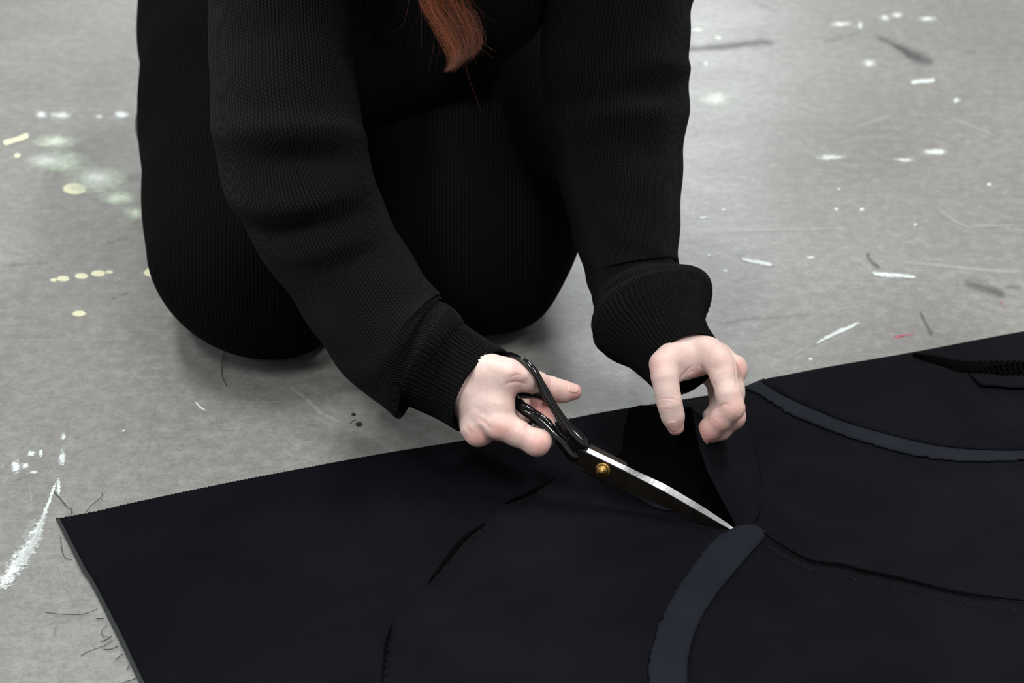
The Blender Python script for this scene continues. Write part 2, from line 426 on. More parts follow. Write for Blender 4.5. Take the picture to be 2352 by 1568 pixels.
# ------------------------------------------------------------------ person
MM = 0.001
person = empty('person', (-0.16, 1.75, 0))
tag(person, 'person kneeling in black knitwear, bending forward and cutting cloth with shears', 'person')

# hand joints: (image u, image v, depth offset in mm, radius in image px) -> metric
def J(D0):
    def j(u, v, dd, rp):
        d = D0 + dd*MM; return (PD(u, v, d).astype(np.float32), rp*d/F)
    return j
# ---- cutting hand
jA = J(DA)
A_palm = [
    [jA(1040, 858, 26, 62), jA(1085, 892, 12, 52), jA(1118, 925, 2, 44)],
    [jA(1128, 862, -2, 38), jA(1146, 930, -8, 31), jA(1152, 974, -9, 31)],
    [jA(1085, 905, 4, 42), jA(1096, 975, 2, 31), jA(1102, 988, 2, 28)],
    [jA(1082, 925, 18, 38), jA(1082, 975, 18, 28)],
    [jA(1075, 915, 30, 34), jA(1076, 955, 32, 26)],
    [jA(1125, 855, -4, 34), jA(1165, 868, -9, 32)],
]
A_fing = [
    [jA(1150, 974, -10, 31), jA(1185, 993, -11, 29), jA(1233, 1017, -12, 28.5), jA(1254, 1000, 10, 25), jA(1248, 950, 26, 23), jA(1236, 915, 30, 20)],
    [jA(1102, 988, 2, 28), jA(1165, 985, 20, 26), jA(1205, 955, 38, 23), jA(1200, 925, 42, 20)],
    [jA(1082, 975, 18, 27), jA(1135, 972, 40, 24), jA(1170, 945, 56, 21)],
    [jA(1076, 955, 32, 24), jA(1115, 950, 52, 21), jA(1140, 925, 62, 18)],
    [jA(1120, 850, -4, 34), jA(1165, 858, -10, 33), jA(1205, 869, -4, 28), jA(1233, 880, 6, 24.5), jA(1264, 893, 15, 26.5), jA(1292, 899, 20, 23.5), jA(1317, 899, 23, 19)],
]
A_bump = [  # knuckles, tendons: small smooth additions
    ([jA(1140, 972, -13, 18), jA(1152, 980, -14, 18)], 0.009),
    ([jA(1088, 985, 0, 20), jA(1096, 998, 0, 20)], 0.010),
    ([jA(1095, 950, -9, 7), jA(1112, 968, -12, 7), jA(1135, 990, -15, 8)], 0.006),
    ([jA(1135, 840, -15, 7), jA(1170, 855, -20, 7), jA(1200, 862, -15, 8)], 0.006),
]
A_crease = [  # image polylines traced onto the skin, depth mm, width mm
    ([(1158, 884), (1172, 879), (1190, 877), (1206, 882)], .9, 1.3), ([(1172, 866), (1186, 861), (1197, 863)], .5, 1.0), ([(1178, 872), (1192, 869)], .4, .9),
    ([(1216, 972), (1209, 980), (1214, 988)], .6, .9), ([(1224, 976), (1218, 984)], .4, .8), ([(1254, 866), (1258, 878), (1262, 892)], .35, .7), ([(1262, 868), (1266, 880)], .3, .7),
    ([(1095, 958), (1112, 970), (1128, 988)], .7, 2.2), ([(1122, 1002), (1126, 1012), (1140, 1014)], .6, 1.6), ([(1070, 975), (1078, 990), (1086, 996)], .5, 1.8),
    ([(1240, 990), (1248, 1000), (1256, 1012)], .25, .7), ([(1246, 986), (1254, 998)], .25, .7)]
A_red = [(jA(1150, 985, -20, 30), .55), (jA(1240, 1022, -20, 34), .6), (jA(1100, 1005, -8, 26), .75), (jA(1325, 900, 15, 32), .75),
         (jA(1270, 915, 5, 20), .5), (jA(1185, 905, -10, 22), .6), (jA(1245, 930, 20, 50), .9), (jA(1240, 1045, -8, 24), .5), (jA(1185, 870, -18, 18), .3)]
# ---- holding hand
DB = depth_of(PZ(1570, 1000, 0.045))
jB = J(DB)
B_palm = [
    [jB(1520, 760, 62, 56), jB(1560, 800, 36, 46), jB(1588, 812, 16, 40)],
    [jB(1588, 812, 12, 40), jB(1625, 812, 4, 34), jB(1652, 832, -4, 29)],
    [jB(1600, 812, 26, 40), jB(1650, 825, 20, 32), jB(1684, 848, 14, 25)],
    [jB(1600, 822, 44, 38), jB(1660, 850, 38, 27)],
    [jB(1590, 828, 54, 34), jB(1640, 862, 56, 25)],
    [jB(1570, 812, 14, 38), jB(1540, 822, -4, 31)],
]
B_fing = [
    [jB(1560, 812, 8, 36), jB(1523, 836, -12, 29), jB(1527, 866, -16, 28.5), jB(1532, 898, -17, 26.5), jB(1538, 926, -17, 26), jB(1545, 954, -14, 24.5), jB(1552, 980, -10, 19.5)],
    [jB(1645, 826, -2, 30), jB(1662, 865, -10, 28), jB(1673, 905, -15, 27), jB(1682, 937, -16, 26.5), jB(1656, 962, -9, 25.5), jB(1633, 983, -2, 24.5), jB(1613, 1003, 2, 21)],
    [jB(1686, 846, 14, 23), jB(1684, 900, 8, 24), jB(1686, 958, 4, 24), jB(1655, 985, 10, 23), jB(1622, 1003, 14, 19)],
    [jB(1660, 850, 36, 25), jB(1668, 905, 30, 23), jB(1672, 950, 26, 22), jB(1640, 972, 26, 20), jB(1618, 985, 24, 17)],
    [jB(1640, 862, 54, 24), jB(1650, 905, 48, 20), jB(1652, 935, 42, 19), jB(1630, 955, 38, 17)],
]
B_bump = [
    ([jB(1692, 838, 10, 16), jB(1696, 848, 10, 15)], 0.008),
    ([jB(1552, 862, -2, 16), jB(1572, 850, 4, 17), jB(1596, 838, 8, 15)], 0.012),
    ([jB(1652, 824, -8, 20), jB(1664, 838, -9, 19)], 0.009),
    ([jB(1616, 790, -3, 7), jB(1640, 806, -8, 7), jB(1654, 826, -13, 8)], 0.008),
]
B_crease = [
    ([(1511, 919), (1522, 915), (1535, 915), (1548, 917), (1558, 921)], .35, .8), ([(1512, 929), (1522, 928), (1534, 929)], .3, .7), ([(1514, 923), (1528, 922), (1545, 924)], .25, .6), ([(1518, 937), (1540, 940)], .2, .8),
    ([(1648, 938), (1656, 932), (1664, 928), (1672, 929)], .9, 1.1), ([(1634, 962), (1640, 968), (1645, 975)], .3, .9), ([(1636, 868), (1642, 880), (1646, 890)], .3, 1.2),
    ([(1562, 868), (1572, 858), (1582, 848), (1590, 841)], .9, 1.4), ([(1572, 864), (1584, 854), (1594, 850)], .6, 1.1), ([(1606, 836), (1614, 846), (1622, 856)], .7, 1.4),
    ([(1684, 930), (1694, 936), (1702, 944)], .25, .8), ([(1684, 938), (1692, 944), (1699, 953)], .25, .8), ([(1688, 924), (1699, 932)], .2, .7), ([(1686, 818), (1687, 835), (1690, 860), (1693, 890)], .8, 1.6)]
B_red = [(jB(1708, 840, 0, 24), .75), (jB(1688, 942, -22, 30), .45), (jB(1620, 1005, -4, 34), .95), (jB(1556, 992, -12, 26), .75), (jB(1596, 858, 6, 22), .95),
         (jB(1632, 880, 0, 26), .6), (jB(1505, 840, -20, 26), .35), (jB(1650, 980, -16, 34), .6), (jB(1530, 925, -36, 22), .25), (jB(1690, 970, -4, 34), .55), (jB(1665, 828, -20, 26), .3)]
def hand_sdf(palm, fing, bumps):
    def f(P):
        d = None
        for c in palm:
            q = chain(P, c, 0.006); d = q if d is None else smin(d, q, 0.011)
        fs = None
        for c in fing:
            q = smin(chain(P, c, 0.005), d, 0.006); fs = q if fs is None else smin(fs, q, 0.0009)
        for c, k in bumps: fs = smin(fs, chain(P, c, 0.002), k)
        return fs
    return f
def grad(f, P, e=4e-4):
    P = P.astype(np.float32); d = f(P)
    return norm(np.stack([f(P + np.eye(3, dtype=np.float32)[i]*np.float32(e)) - d for i in range(3)], 1))
def trace(f, uv, D0):      # first skin point met along each image ray
    uv = np.asarray(uv, float); R_ = np.array([ray(u, v) for u, v in uv]); L = np.linalg.norm(R_, axis=1)
    t = np.full(len(uv), D0-.07)
    for _ in range(70):
        d = f((CAM + R_*t[:, None]).astype(np.float32)); t = np.minimum(t + .7*d/L, D0+.05)
    return CAM + R_*t[:, None]
def hand_mesh(palm, fing, bumps, creases, reds, h, D0):
    f = hand_sdf(palm, fing, bumps)
    pts = np.array([p for c in palm+fing for p, r in c]); rr = max(r for c in palm+fing for p, r in c)
    V, Fq = surface(f, pts.min(0)-rr-.004, pts.max(0)+rr+.004, h)
    red = np.zeros(len(V))
    for (p, r), a in reds: red = np.maximum(red, a*np.exp(-((V-p)**2).sum(1)/(r*1.1)**2))
    N = grad(f, V)
    push = np.zeros(len(V))
    for pl, dp, wd in creases:
        Q = trace(f, resample(np.array(curve_px(pl, 20)), 40), D0)
        lo, hi = Q.min(0)-.006, Q.max(0)+.006; m = np.where(((V > lo) & (V < hi)).all(1))[0]
        dd = ((V[m][:, None, :]-Q[None])**2).sum(2); k = dd.argmin(1); dmin = np.sqrt(dd.min(1))
        tp = np.sin(np.pi*np.clip((k+.5)/40, 0, 1))**.5
        g = np.exp(-(dmin/(wd*MM))**2)*tp
        push[m] = np.maximum(push[m], g*dp*MM); red[m] = np.maximum(red[m], g*.45)  # crease lines redden: skin pigment plus slight painted shading
    return V - N*push[:, None], Fq, red, f
VA, FA, RA_, fA = hand_mesh(A_palm, A_fing, A_bump, A_crease, A_red, 0.0007, DA)
VB, FB, RB_, fB = hand_mesh(B_palm, B_fing, B_bump, B_crease, B_red, 0.0007, DB)

# ---- rest of the body (head bowed above the frame, trunk, arms inside the sleeves)
def sleeve_path(pts): return [PD(u, v, d) for u, v, d, *_ in pts]
WA = DA+0.016; WB = DB+0.05
SLA = [  # u, v, depth, half-width px, depth half-width px
    (560, -420, 1.62, 150, 170), (600, -250, 1.61, 160, 160), (634, -60, 1.59, 160, 155), (645, 120, 1.575, 163, 155), (655, 250, 1.565, 168, 158),
    (676, 370, 1.565, 172, 155), (722, 490, 1.578, 158, 142), (786, 600, DA+.035, 146, 132), (850, 700, DA+.032, 144, 128), (905, 775, DA+.030, 143, 126),
    (945, 806, DA+.028, 138, 124), (975, 818, DA+.026, 127, 112), (1005, 838, DA+.025, 113, 98), (1040, 858, DA+.022, 108, 88), (1078, 880, DA+.014, 106, 82), (1106, 897, DA+.006, 107, 80)]
SLB = [
    (1560, -420, 1.70, 150, 165), (1500, -250, 1.70, 165, 160), (1440, -60, 1.70, 172, 155), (1412, 110, 1.695, 168, 150), (1416, 240, 1.69, 166, 148),
    (1424, 370, 1.685, 146, 135), (1436, 500, 1.683, 128, 124), (1449, 600, 1.682, 112, 116), (1458, 645, DB+.106, 108, 110), (1470, 682, DB+.094, 113, 108), (1482, 704, DB+.084, 132, 104),
    (1493, 722, DB+.073, 141, 104), (1504, 742, DB+.060, 132, 98), (1522, 770, DB+.046, 108, 90), (1540, 795, DB+.034, 97, 84), (1558, 817, DB+.022, 92, 81), (1574, 836, DB+.012, 90, 80)]
neck = PD(1040, -500, 1.55); head = PD(1030, -520, 1.40)
hipc = np.array([-0.17, 2.02, 0.24])
def body_sdf(P):
    d = chain(P, [(hipc, .09), ((hipc+neck)/2, .085), (neck+np.array([0, .06, -.01]), .07)], .03)
    d = smin(d, chain(P, [(neck+np.array([0, .05, 0]), .046), (head, .046)], .02), .03)
    fw = norm(np.array([0.0, -0.55, -0.83])); upv = norm(np.array([0.0, -0.83, 0.55])); sd = np.array([1.0, 0, 0])
    R = np.stack([sd, fw, upv], 1).astype(np.float32)
    hd = ellip(P, head, (.072, .092, .105), R)
    loc = lambda x, y, z: head + sd*x + fw*y + upv*z
    hd = smin(hd, ellip(P, loc(0, .045, -.06), (.048, .05, .055), R), .03)       # jaw
    hd = smin(hd, chain(P, [(loc(0, .088, .005), .007), (loc(0, .105, -.028), .010)], .004), .008)   # nose
    hd = smin(hd, chain(P, [(loc(-.022, .088, -.058), .006), (loc(.022, .088, -.058), .006)], .004), .006)  # lips
    for s in (-1, 1):
        hd = -smin(-hd, ellip(P, loc(s*.031, .098, .004), (.016, .014, .010), R), .008)
        hd = smin(hd, ellip(P, loc(s*.031, .080, .003), (.012, .012, .012), R), .003)  # eyes
        hd = smin(hd, ellip(P, loc(s*.074, -.005, -.008), (.010, .02, .032), R), .005)  # ears
    d = smin(d, hd, .012)
    for S, w in ((SLA, VA), (SLB, VB)):
        C = [PD(*s[:3]) for s in S]
        rad = np.interp(np.arange(len(C)), [0, 5, len(C)-5, len(C)-1], [.045, .036, .020, .018])
        sh = neck + np.array([-.15 if S is SLA else .15, .07, -.03])
        d = smin(d, chain(P, [(sh, .05)] + [(c, r) for c, r in zip(C[1:-3], rad[1:-3])], .01), .025)
    for hx, kn, an in LEGS:
        d = smin(d, chain(P, [(hx, .075), (kn, .05), (an, .032), (an+np.array([0, .05, -.01]), .026), (an+np.array([0, .13, -.025]), .018)], .015), .03)
    return d
LEGS = [(np.array([-.252, 2.02, .175]), np.array([-.225, 1.585, .088]), np.array([-.352, 1.985, .05])),
        (np.array([-.09, 2.03, .175]), np.array([-.036, 1.625, .088]), np.array([-.05, 2.08, .05]))]
Vb, Fb = surface(body_sdf, (-.62, 1.0, -.0), (.30, 2.35, .75), 0.007, 1)
o1, o2 = len(VA), len(VA)+len(VB)
body = mesh_obj('body', np.vstack([VA, VB, Vb]), np.vstack([FA, FB+o1, Fb+o2]), M['skin'])
at_ = body.data.attributes.new('red', 'FLOAT', 'POINT')
at_.data.foreach_set('value', np.concatenate([RA_, RB_, np.full(len(Vb), .1)]).astype(np.float32))
keep(body, person)

# ---- nails, laid on the finger surface
def nail(f, c, along, nrm, w, l, name='nail'):
    along = norm(np.asarray(along, float)); nrm = norm(nrm - along*(nrm@along)); sd = np.cross(along, nrm)
    n = 15; g = np.linspace(-1, 1, n); S, T = np.meshgrid(g, g, indexing='ij')
    # square to squircle
    X = S*np.sqrt(1-T**2*.42); Y = T*np.sqrt(1-S**2*.42)
    P = c + sd*(X*w)[..., None] + along*(Y*l)[..., None]
    P = P.reshape(-1, 3)
    for _ in range(5): P = P - grad(f, P)*f(P.astype(np.float32))[:, None]
    edge = np.maximum(np.abs(S), np.abs(T)).reshape(-1)
    P = P + grad(f, P)*(0.00050 - 0.0008*(edge > .97))[:, None]
    fc = [(i*n+j, (i+1)*n+j, (i+1)*n+j+1, i*n+j+1) for i in range(n-1) for j in range(n-1)]
    o = fix_normals(mesh_obj(name, P, fc, M['nail'])); keep(o, person); o.parent = body
    o.matrix_parent_inverse = body.matrix_world.inverted()
    return o
toc = lambda p: norm(CAM-np.asarray(p, float))
pB0, pB1 = jB(1545, 968, -20, 1)[0], jB(1553, 990, -14, 1)[0]
n1_ = nail(fB, trace(fB, [(1545.5, 979)], DB)[0], pB1-pB0, toc(pB0) + np.array([-.25, 0, .1]), 0.0047, 0.0062)
pA0, pA1 = jA(1290, 890, 18, 1)[0], jA(1322, 894, 22, 1)[0]
n2_ = nail(fA, trace(fA, [(1317, 891)], DA)[0], pA1-pA0, toc(pA0)*0.75 + np.array([.2, 0, .85]), 0.0048, 0.0058)
for n_ in (n1_, n2_): n_['label'] = 'short bare thumb nail'

# ---- sweater sleeves with ribbed cuffs
def sleeve(S, ncuff, folds, nseg=372):
    S = np.array(S, float); n = 220
    C = catmull([PD(*s[:3]) for s in S], n)
    m = len(S)
    par = np.linspace(0, m-1, n)
    D = catmull(S[:, 2:3], n)[:, 0]
    RA = catmull(S[:, 3:4], n)[:, 0]*D/F; RB = catmull(S[:, 4:5], n)[:, 0]*D/F
    def disp(s, th):
        q = s*(m-1)
        d = 0*q + 0*th
        for (q0, amp, wd, tilt, th0, tw) in folds:
            a = np.angle(np.exp(1j*(th-th0)))
            d = d + amp*np.exp(-((q - q0 - tilt*a)/wd)**2)*np.exp(-(a/tw)**2)
        rib = np.clip((q-(ncuff-.15))/.5, 0, 1)
        d = d + rib*0.0007*np.cos(th*62)*(1-.6*np.clip((q-(m-1.25))/.25,0,1))
        d = d + (1-rib)*0.0012*(np.sin(3*th+q*2.3)*np.sin(q*3.1+th))
        return d
    V, f = tube_mesh(C, RA, RB, nseg, disp, caps=False)
    # turned-in lip at the cuff end
    ns = nseg; Vr = V.reshape(n, ns, 3)
    last = Vr[-1]; ctr = C[-1]; back = norm(C[-12]-C[-1])
    rings = [Vr]
    for sc_, bk in ((.985, -.0008), (.955, -.0004), (.935, .002), (.925, .012), (.92, .03)):
        rings.append((ctr + (last-ctr)*sc_ + back*bk)[None])
    Vr = np.concatenate(rings); nt = len(Vr)
    th = np.linspace(0, 2*np.pi, ns, endpoint=False)
    seglen = np.concatenate([[0], np.cumsum(np.linalg.norm(np.diff(C, axis=0), axis=1))])
    seglen = np.concatenate([seglen, seglen[-1] + np.array([.001, .002, .004, .014, .032])])
    i0 = int(np.searchsorted(par, ncuff))
    out = []
    for a, b, nm, mt, cols in ((0, i0, 'sleeve', M['knit'], 124), (i0, nt-1, 'cuff', M['rib'], 62*2)):
        sub = Vr[a:b+1]; k = b-a+1
        fc = [(i*ns+j, i*ns+(j+1) % ns, (i+1)*ns+(j+1) % ns, (i+1)*ns+j) for i in range(k-1) for j in range(ns)]
        # duplicate the seam through wrapped columns: uv by vertex, integer column count keeps it seamless to the eye
        tri = np.where(th > np.pi, 2*np.pi-th, th)
        U = np.broadcast_to((tri/(2*np.pi)*cols)[None, :], (k, ns)); Vv = np.broadcast_to((seglen[a:b+1]/0.0027)[:, None], (k, ns))
        uv = np.stack([U, Vv], -1).reshape(-1, 2)
        o = fix_normals(mesh_obj(nm, sub.reshape(-1, 3), fc, mt, uv=uv)); out.append(o)
    return out
foldA = [(5.0, -.014, .22, -.18, -.1, .9), (4.55, .008, .2, -.18, 0, 1.0), (5.5, .008, .2, -.2, .2, .9), (5.9, -.010, .2, -.22, .4, .8), (6.4, .003, .25, -.2, .1, .8),
         (9.3, .006, .5, .1, -.6, 1.0), (10.55, -.007, .28, .10, .3, 1.6), (10.6, .012, .35, 0, 1.45, .45), (3.0, -.003, .3, .1, .2, .8)]
foldB = [(3.5, .006, .25, .1, -.9, .7), (4.0, -.008, .25, .15, -.4, .8), (4.4, .006, .22, .12, -.2, .9), (5.0, -.004, .3, .1, -.5, .9), (2.2, -.005, .3, 0, -1.2, .7),
         (8.9, -.004, .3, .0, 0.0, 2.2), (10.9, .006, .5, 0, -1.5, .6)]
def wr(P, a, s): return a*(np.sin(P[:, 0]*s + 3*np.sin(P[:, 2]*s*.4))*np.sin(P[:, 2]*s*.7 + P[:, 1]*s*.5))
def torso_sdf(P):
    q = P.copy()
    a = hipc+np.array([0, -.02, .05]); b = (hipc+neck)/2 + np.array([0, 0, -.01]); c = neck+np.array([-.0, .10, -.02])
    d = chain(q, [(a, .145), (b, .150), (c, .115)], .03)
    for s in (-1, 1):
        sh = neck + np.array([s*.145, .07, -.03]); S_ = SLA if s < 0 else SLB
        d = smin(d, chain(q, [(c, .10), (sh, .076), (PD(*S_[0][:3]), .058), (PD(*S_[1][:3]), .042)], .03), .05)
    # front of the sweater hanging under the chest
    d = smin(d, chain(q, [(PD(1120, -20, 1.72), .055), (PD(960, 130, 1.80), .05), (PD(840, 230, 1.84), .045)], .02), .05)
    d = smin(d, cone(q, neck+np.array([0, .06, .0]), neck+(head-neck)*.32+np.array([0, .02, 0]), .075, .064), .015)   # collar
    return d + wr(P, .004, 34)
VT, FT = surface(torso_sdf, (-.6, 1.25, .05), (.35, 2.35, .80), .006, 1)
sweater = keep(mesh_obj('sweater', VT, FT, M['torso']), person)
bpy.context.view_layer.update()
for S, nc, fo in ((SLA, 11, foldA), (SLB, 11.15, foldB)):
    for o in sleeve(S, nc, fo):
        o.parent = sweater; o.matrix_parent_inverse = sweater.matrix_world.inverted()

# ---- trousers: kneeling, sitting back on the heels
def trousers_sdf(P):
    d = None
    for hx, kn, an in LEGS:
        mid = (hx+kn)/2
        q = chain(P, [(hx, .138), (mid, .119), (kn, .094)], .03)
        q = smin(q, chain(P, [(kn+np.array([0, .03, -.03]), .05), (an, .040)], .02), .035)
        d = q if d is None else smin(d, q, .05)
    a, b = LEGS[0], LEGS[1]
    d = smin(d, chain(P, [((a[0]+b[0])/2, .13), ((a[1]+b[1])/2+np.array([0, .20, -.01]), .07)], .03), .06)
    d = d + wr(P, .005, 30)
    return np.maximum(d, .003-P[:, 2])
VL, FL = surface(trousers_sdf, (-.5, 1.45, -.02), (.2, 2.35, .42), .006, 1)
trousers = keep(mesh_obj('trousers', VL, FL, M['ribcloth']), person)
# ---- shoe peeking out at the side
for hx, kn, an in LEGS:
    def shoe_sdf(P):
        d = chain(P, [(an+np.array([0, -.015, .0]), .046), (an+np.array([.004, .06, -.008]), .044), (an+np.array([.010, .15, -.018]), .032)], .012)
        return np.maximum(d, .002-P[:, 2])
    VS, FS = surface(shoe_sdf, an-np.array([.08, .09, .06]), an+np.array([.09, .23, .08]), .004, 1)
    keep(mesh_obj('shoe', VS, FS, M['shoe']), person)
# ---- hair: one lock falls forward into view, the rest lies over the bowed head
def mat_hair():
    t = NT('auburn_hair'); at = t.n('ShaderNodeAttribute', attribute_name='tone')
    c = t.mix(at.outputs['Fac'], (0.010, 0.003, 0.002), (0.30, 0.078, 0.024))
    t.bsdf(Base_Color=c, Roughness=0.38, Specular_IOR_Level=0.4); return t.m
M['hair'] = mat_hair()
HV, HF, HT = [], [], []
def strand(pts, r0, r1, tone, n=16):
    C = catmull(pts, n); T = norm(np.gradient(C, axis=0)); A = norm(np.cross(T, np.array([.3, .8, .1]))); B_ = np.cross(T, A)
    rr = np.linspace(r0, r1, n); b = sum(len(x) for x in HV)
    th = np.array([0, 2.094, 4.189])
    V = C[:, None] + (A[:, None]*np.cos(th)[None, :, None] + B_[:, None]*np.sin(th)[None, :, None])*rr[:, None, None]
    HV.append(V.reshape(-1, 3)); HT.append(np.full(n*3, tone))
    for i in range(n-1):
        for j in range(3):
            k = (j+1) % 3; HF.append((b+i*3+j, b+i*3+k, b+(i+1)*3+k, b+(i+1)*3+j))
DH = 1.47
HL = catmull([(950, -330), (955, -150), (962, -10), (986, 40), (1010, 84), (1028, 118), (1036, 140), (1026, 164)], 60)
HR = catmull([(1085, -330), (1078, -150), (1078, -10), (1096, 24), (1112, 62), (1116, 92), (1094, 122), (1038, 160)], 60)
for i in range(620):
    cl = int(26*rng.beta(1.25, 1.9)); a = np.clip((cl+.5)/26 + rng.normal(0, .05), -.08, 1.08); b = rng.normal(0, .6)
    te = 1 - rng.random()**1.4*(.16 + .24*a) - .10*max(0, a-.45)
    if rng.random() < .06: te = 1.0
    dr = rng.normal(0, 14) + 12*np.sin(cl*2.4); ph_ = rng.uniform(0, 6.3); P = []
    for k, t_ in enumerate(np.linspace(0, te, 9)):
        q = int(t_*59); w = HL[q]*(1-a) + HR[q]*a
        P.append(PD(w[0] + dr*(t_**3)*(1.3-t_) + 3*math.sin(ph_ + 5*t_) + rng.normal(0, 1.6), w[1] + abs(dr)*.2*t_**3, DH + b*.014 + .004*math.sin(cl*1.7)))
    strand(P, .00013, .00003, np.clip(.40 + .22*math.sin(cl*3.1) + .34*rng.normal() + .2*(a < .3), 0, 1), 24)
for i in range(26):   # fly-away strands
    x0 = rng.uniform(965, 1080); y0 = rng.uniform(-20, 60); dx = rng.normal(18, 34); L_ = rng.uniform(50, 120)
    strand([PD(x0, y0-60, DH), PD(x0+.2*dx, y0, DH), PD(x0+.6*dx, y0+.6*L_, DH), PD(x0+dx*1.2, y0+L_, DH)], .00008, .00004, .45)
for pts in ([(945, -60), (936, 20), (925, 55), (897, 80)], [(1060, 60), (1072, 160), (1090, 215), (1106, 262)], [(1085, 60), (1108, 90), (1122, 108), (1140, 118)]):
    strand([PD(u, v, DH) for u, v in pts], .0001, .00004, .5)
fw = norm(np.array([0.0, -0.55, -0.83])); upv = norm(np.array([0.0, -0.83, 0.55])); sdv = np.array([1., 0, 0])
Rh = np.stack([sdv, fw, upv], 1).astype(np.float32)
def cap_sdf(P):
    q = (P-head.astype(np.float32))@Rh
    d = ellip(P, head, (.083, .104, .116), Rh)
    face = np.maximum(-(q[:, 1]-.045-.35*np.abs(q[:, 0])), q[:, 2]-.050)      # open towards the face
    face = np.maximum(.045+.30*np.abs(q[:, 0])-q[:, 1], q[:, 2]-.052)
    d = -smin(-d, face, .012)
    for s_ in (-1, 1):   # two swags falling towards the lock
        d = smin(d, chain(P, [(head+sdv*s_*.070+fw*.02+upv*.03, .030), (head+sdv*s_*.075+fw*.06-upv*.035, .024), (head+sdv*s_*.045+fw*.11-upv*.05, .016), (PD(1018, -320, DH), .014), (PD(1022, -180, DH), .012)], .02), .02)
    return d + .0016*np.sin(q[:, 0]*420+q[:, 2]*60)
VH, FH = surface(cap_sdf, head-.22, head+.22, .0035, 1)
b0 = sum(len(x) for x in HV); HV.append(VH); HF += [tuple(int(b0+k) for k in f_) for f_ in FH]; HT.append(np.clip(.35+.25*np.sin(((VH-head)@sdv)*300), 0, 1))
for i in range(900):
    th = rng.uniform(0, 2*np.pi); ph = rng.uniform(.05, 1.9); side = 1 if np.cos(th) > 0 else -1
    l = lambda p_, k=1.02: np.array([np.sin(p_)*np.cos(th)*.083, np.sin(p_)*np.sin(th)*.104, np.cos(p_)*.116])*k
    pts = [head + sdv*q_[0] + fw*q_[1] + upv*q_[2] for q_ in (l(max(.02, ph-.5)), l(ph-.15, 1.03), l(ph+.2, 1.03))]
    if any(((p_-head)@fw) > .05 and ((p_-head)@upv) < .055 for p_ in pts): continue
    strand(pts, .0004, .0002, np.clip(.4+.3*rng.normal(), 0, 1), 8)
hair = mesh_obj('hair', np.vstack(HV), HF, M['hair'])
ta = hair.data.attributes.new('tone', 'FLOAT', 'POINT'); ta.data.foreach_set('value', np.concatenate(HT).astype(np.float32))
keep(hair, person); hair['label'] = 'long auburn hair hanging forward'; hair['kind'] = 'stuff'

# ------------------------------------------------------------------ scissors
M['blade'] = None
def mat_steel(name, c0, c1, rough):
    t = NT(name); o = t.obj(); n1 = t.noise(o, 90, 5, 0.65); n2 = t.noise(t.mapping(o, (60, 60, 900)), 1.0, 3)
    c = t.mix(t.ramp(n1, [(0.4, 0.0), (0.7, 1.0)]), c0, c1)
    rs = t.ramp(t.noise(o, 260, 3, .6), [(0.66, 0.0), (0.72, 1.0)])
    c = t.mix(t.math('MULTIPLY', rs, .5), c, (0.10, 0.045, 0.03))
    t.bsdf(Base_Color=c, Metallic=1.0, Roughness=t.math('ADD', rough, t.math('MULTIPLY', n2, .12))); return t.m
M['steel_dark'] = mat_steel('aged_steel', (0.060, 0.048, 0.038), (0.10, 0.085, 0.07), 0.30)
M['steel'] = mat_steel('ground_steel', (0.34, 0.35, 0.36), (0.50, 0.52, 0.54), 0.26)
M['steel_mid'] = mat_steel('brown_steel', (0.20, 0.165, 0.145), (0.28, 0.235, 0.21), 0.34)
M['brass'] = simple('brass', (0.36, 0.22, 0.075), 0.36, Metallic=1.0)
t = NT('black_enamel'); o_ = t.obj()
t.bsdf(Base_Color=(0.004, 0.004, 0.005), Roughness=0.16, Specular_IOR_Level=0.6, Normal=t.bump(t.noise(o_, 120, 3), 0.12, 0.002)); M['enamel'] = t.m
sciss = empty('scissors', tuple(PIV*np.array([1, 1, 0]) + np.array([0, 0, .004])))
tag(sciss, 'black-handled tailor shears with brass pivot screw, closed on the cloth', 'scissors')
def loft(rows, name, mat, smooth=False):
    rows = np.array(rows); k, n, _ = rows.shape       # k profile points, n stations
    V = rows.transpose(1, 0, 2).reshape(-1, 3); fc = []
    for i in range(n-1):
        for j in range(k):
            q = (j+1) % k; fc.append((i*k+j, i*k+q, (i+1)*k+q, (i+1)*k+j))
    fc.append(tuple(range(k))); fc.append(tuple((n-1)*k+j for j in range(k))[::-1])
    return keep(fix_normals(mesh_obj(name, V, fc, mat, smooth=smooth)), sciss)
N_ = 40
top = resample([(1340, 1021), (1348, 1026), (1441, 1071.6), (1530, 1113), (1611, 1161), (1675, 1204), (1705, 1231)], N_)
mid = resample([(1322, 1025), (1334, 1031), (1420, 1073), (1526, 1128), (1611, 1177), (1675, 1214), (1704.5, 1231.5)], N_)
low = resample([(1308, 1040), (1318, 1062), (1369, 1098), (1420, 1118), (1526, 1165), (1611, 1197), (1675, 1221), (1704, 1232)], N_)
tap = np.linspace(1, 0.25, N_)
rT = [SP(u, v, -.0022*k) for (u, v), k in zip(top, tap)]; rM = [SP(u, v, .0022*k) for (u, v), k in zip(mid, tap)]
rL = [SP(u, v, .0008*k) for (u, v), k in zip(low, tap)]; rK = [p - nS*.0018*k for p, k in zip(rL, tap)]
loft([rM, rL, rK, [p - nS*.003*k for p, k in zip(rM, tap)]], 'blade', M['steel_dark'])['label'] = 'dark aged steel blade'
g_ = .00005
loft([[p + bS*g_ for p in rT], [p + nS*g_*2 + bS*g_ for p in rM], [p - bS*.0012*k for p, k in zip(rM, tap)], [p - bS*.0012*k for p, k in zip(rT, tap)]], 'blade_spine', M['steel'])['label'] = 'bright ground bevel along the blade'
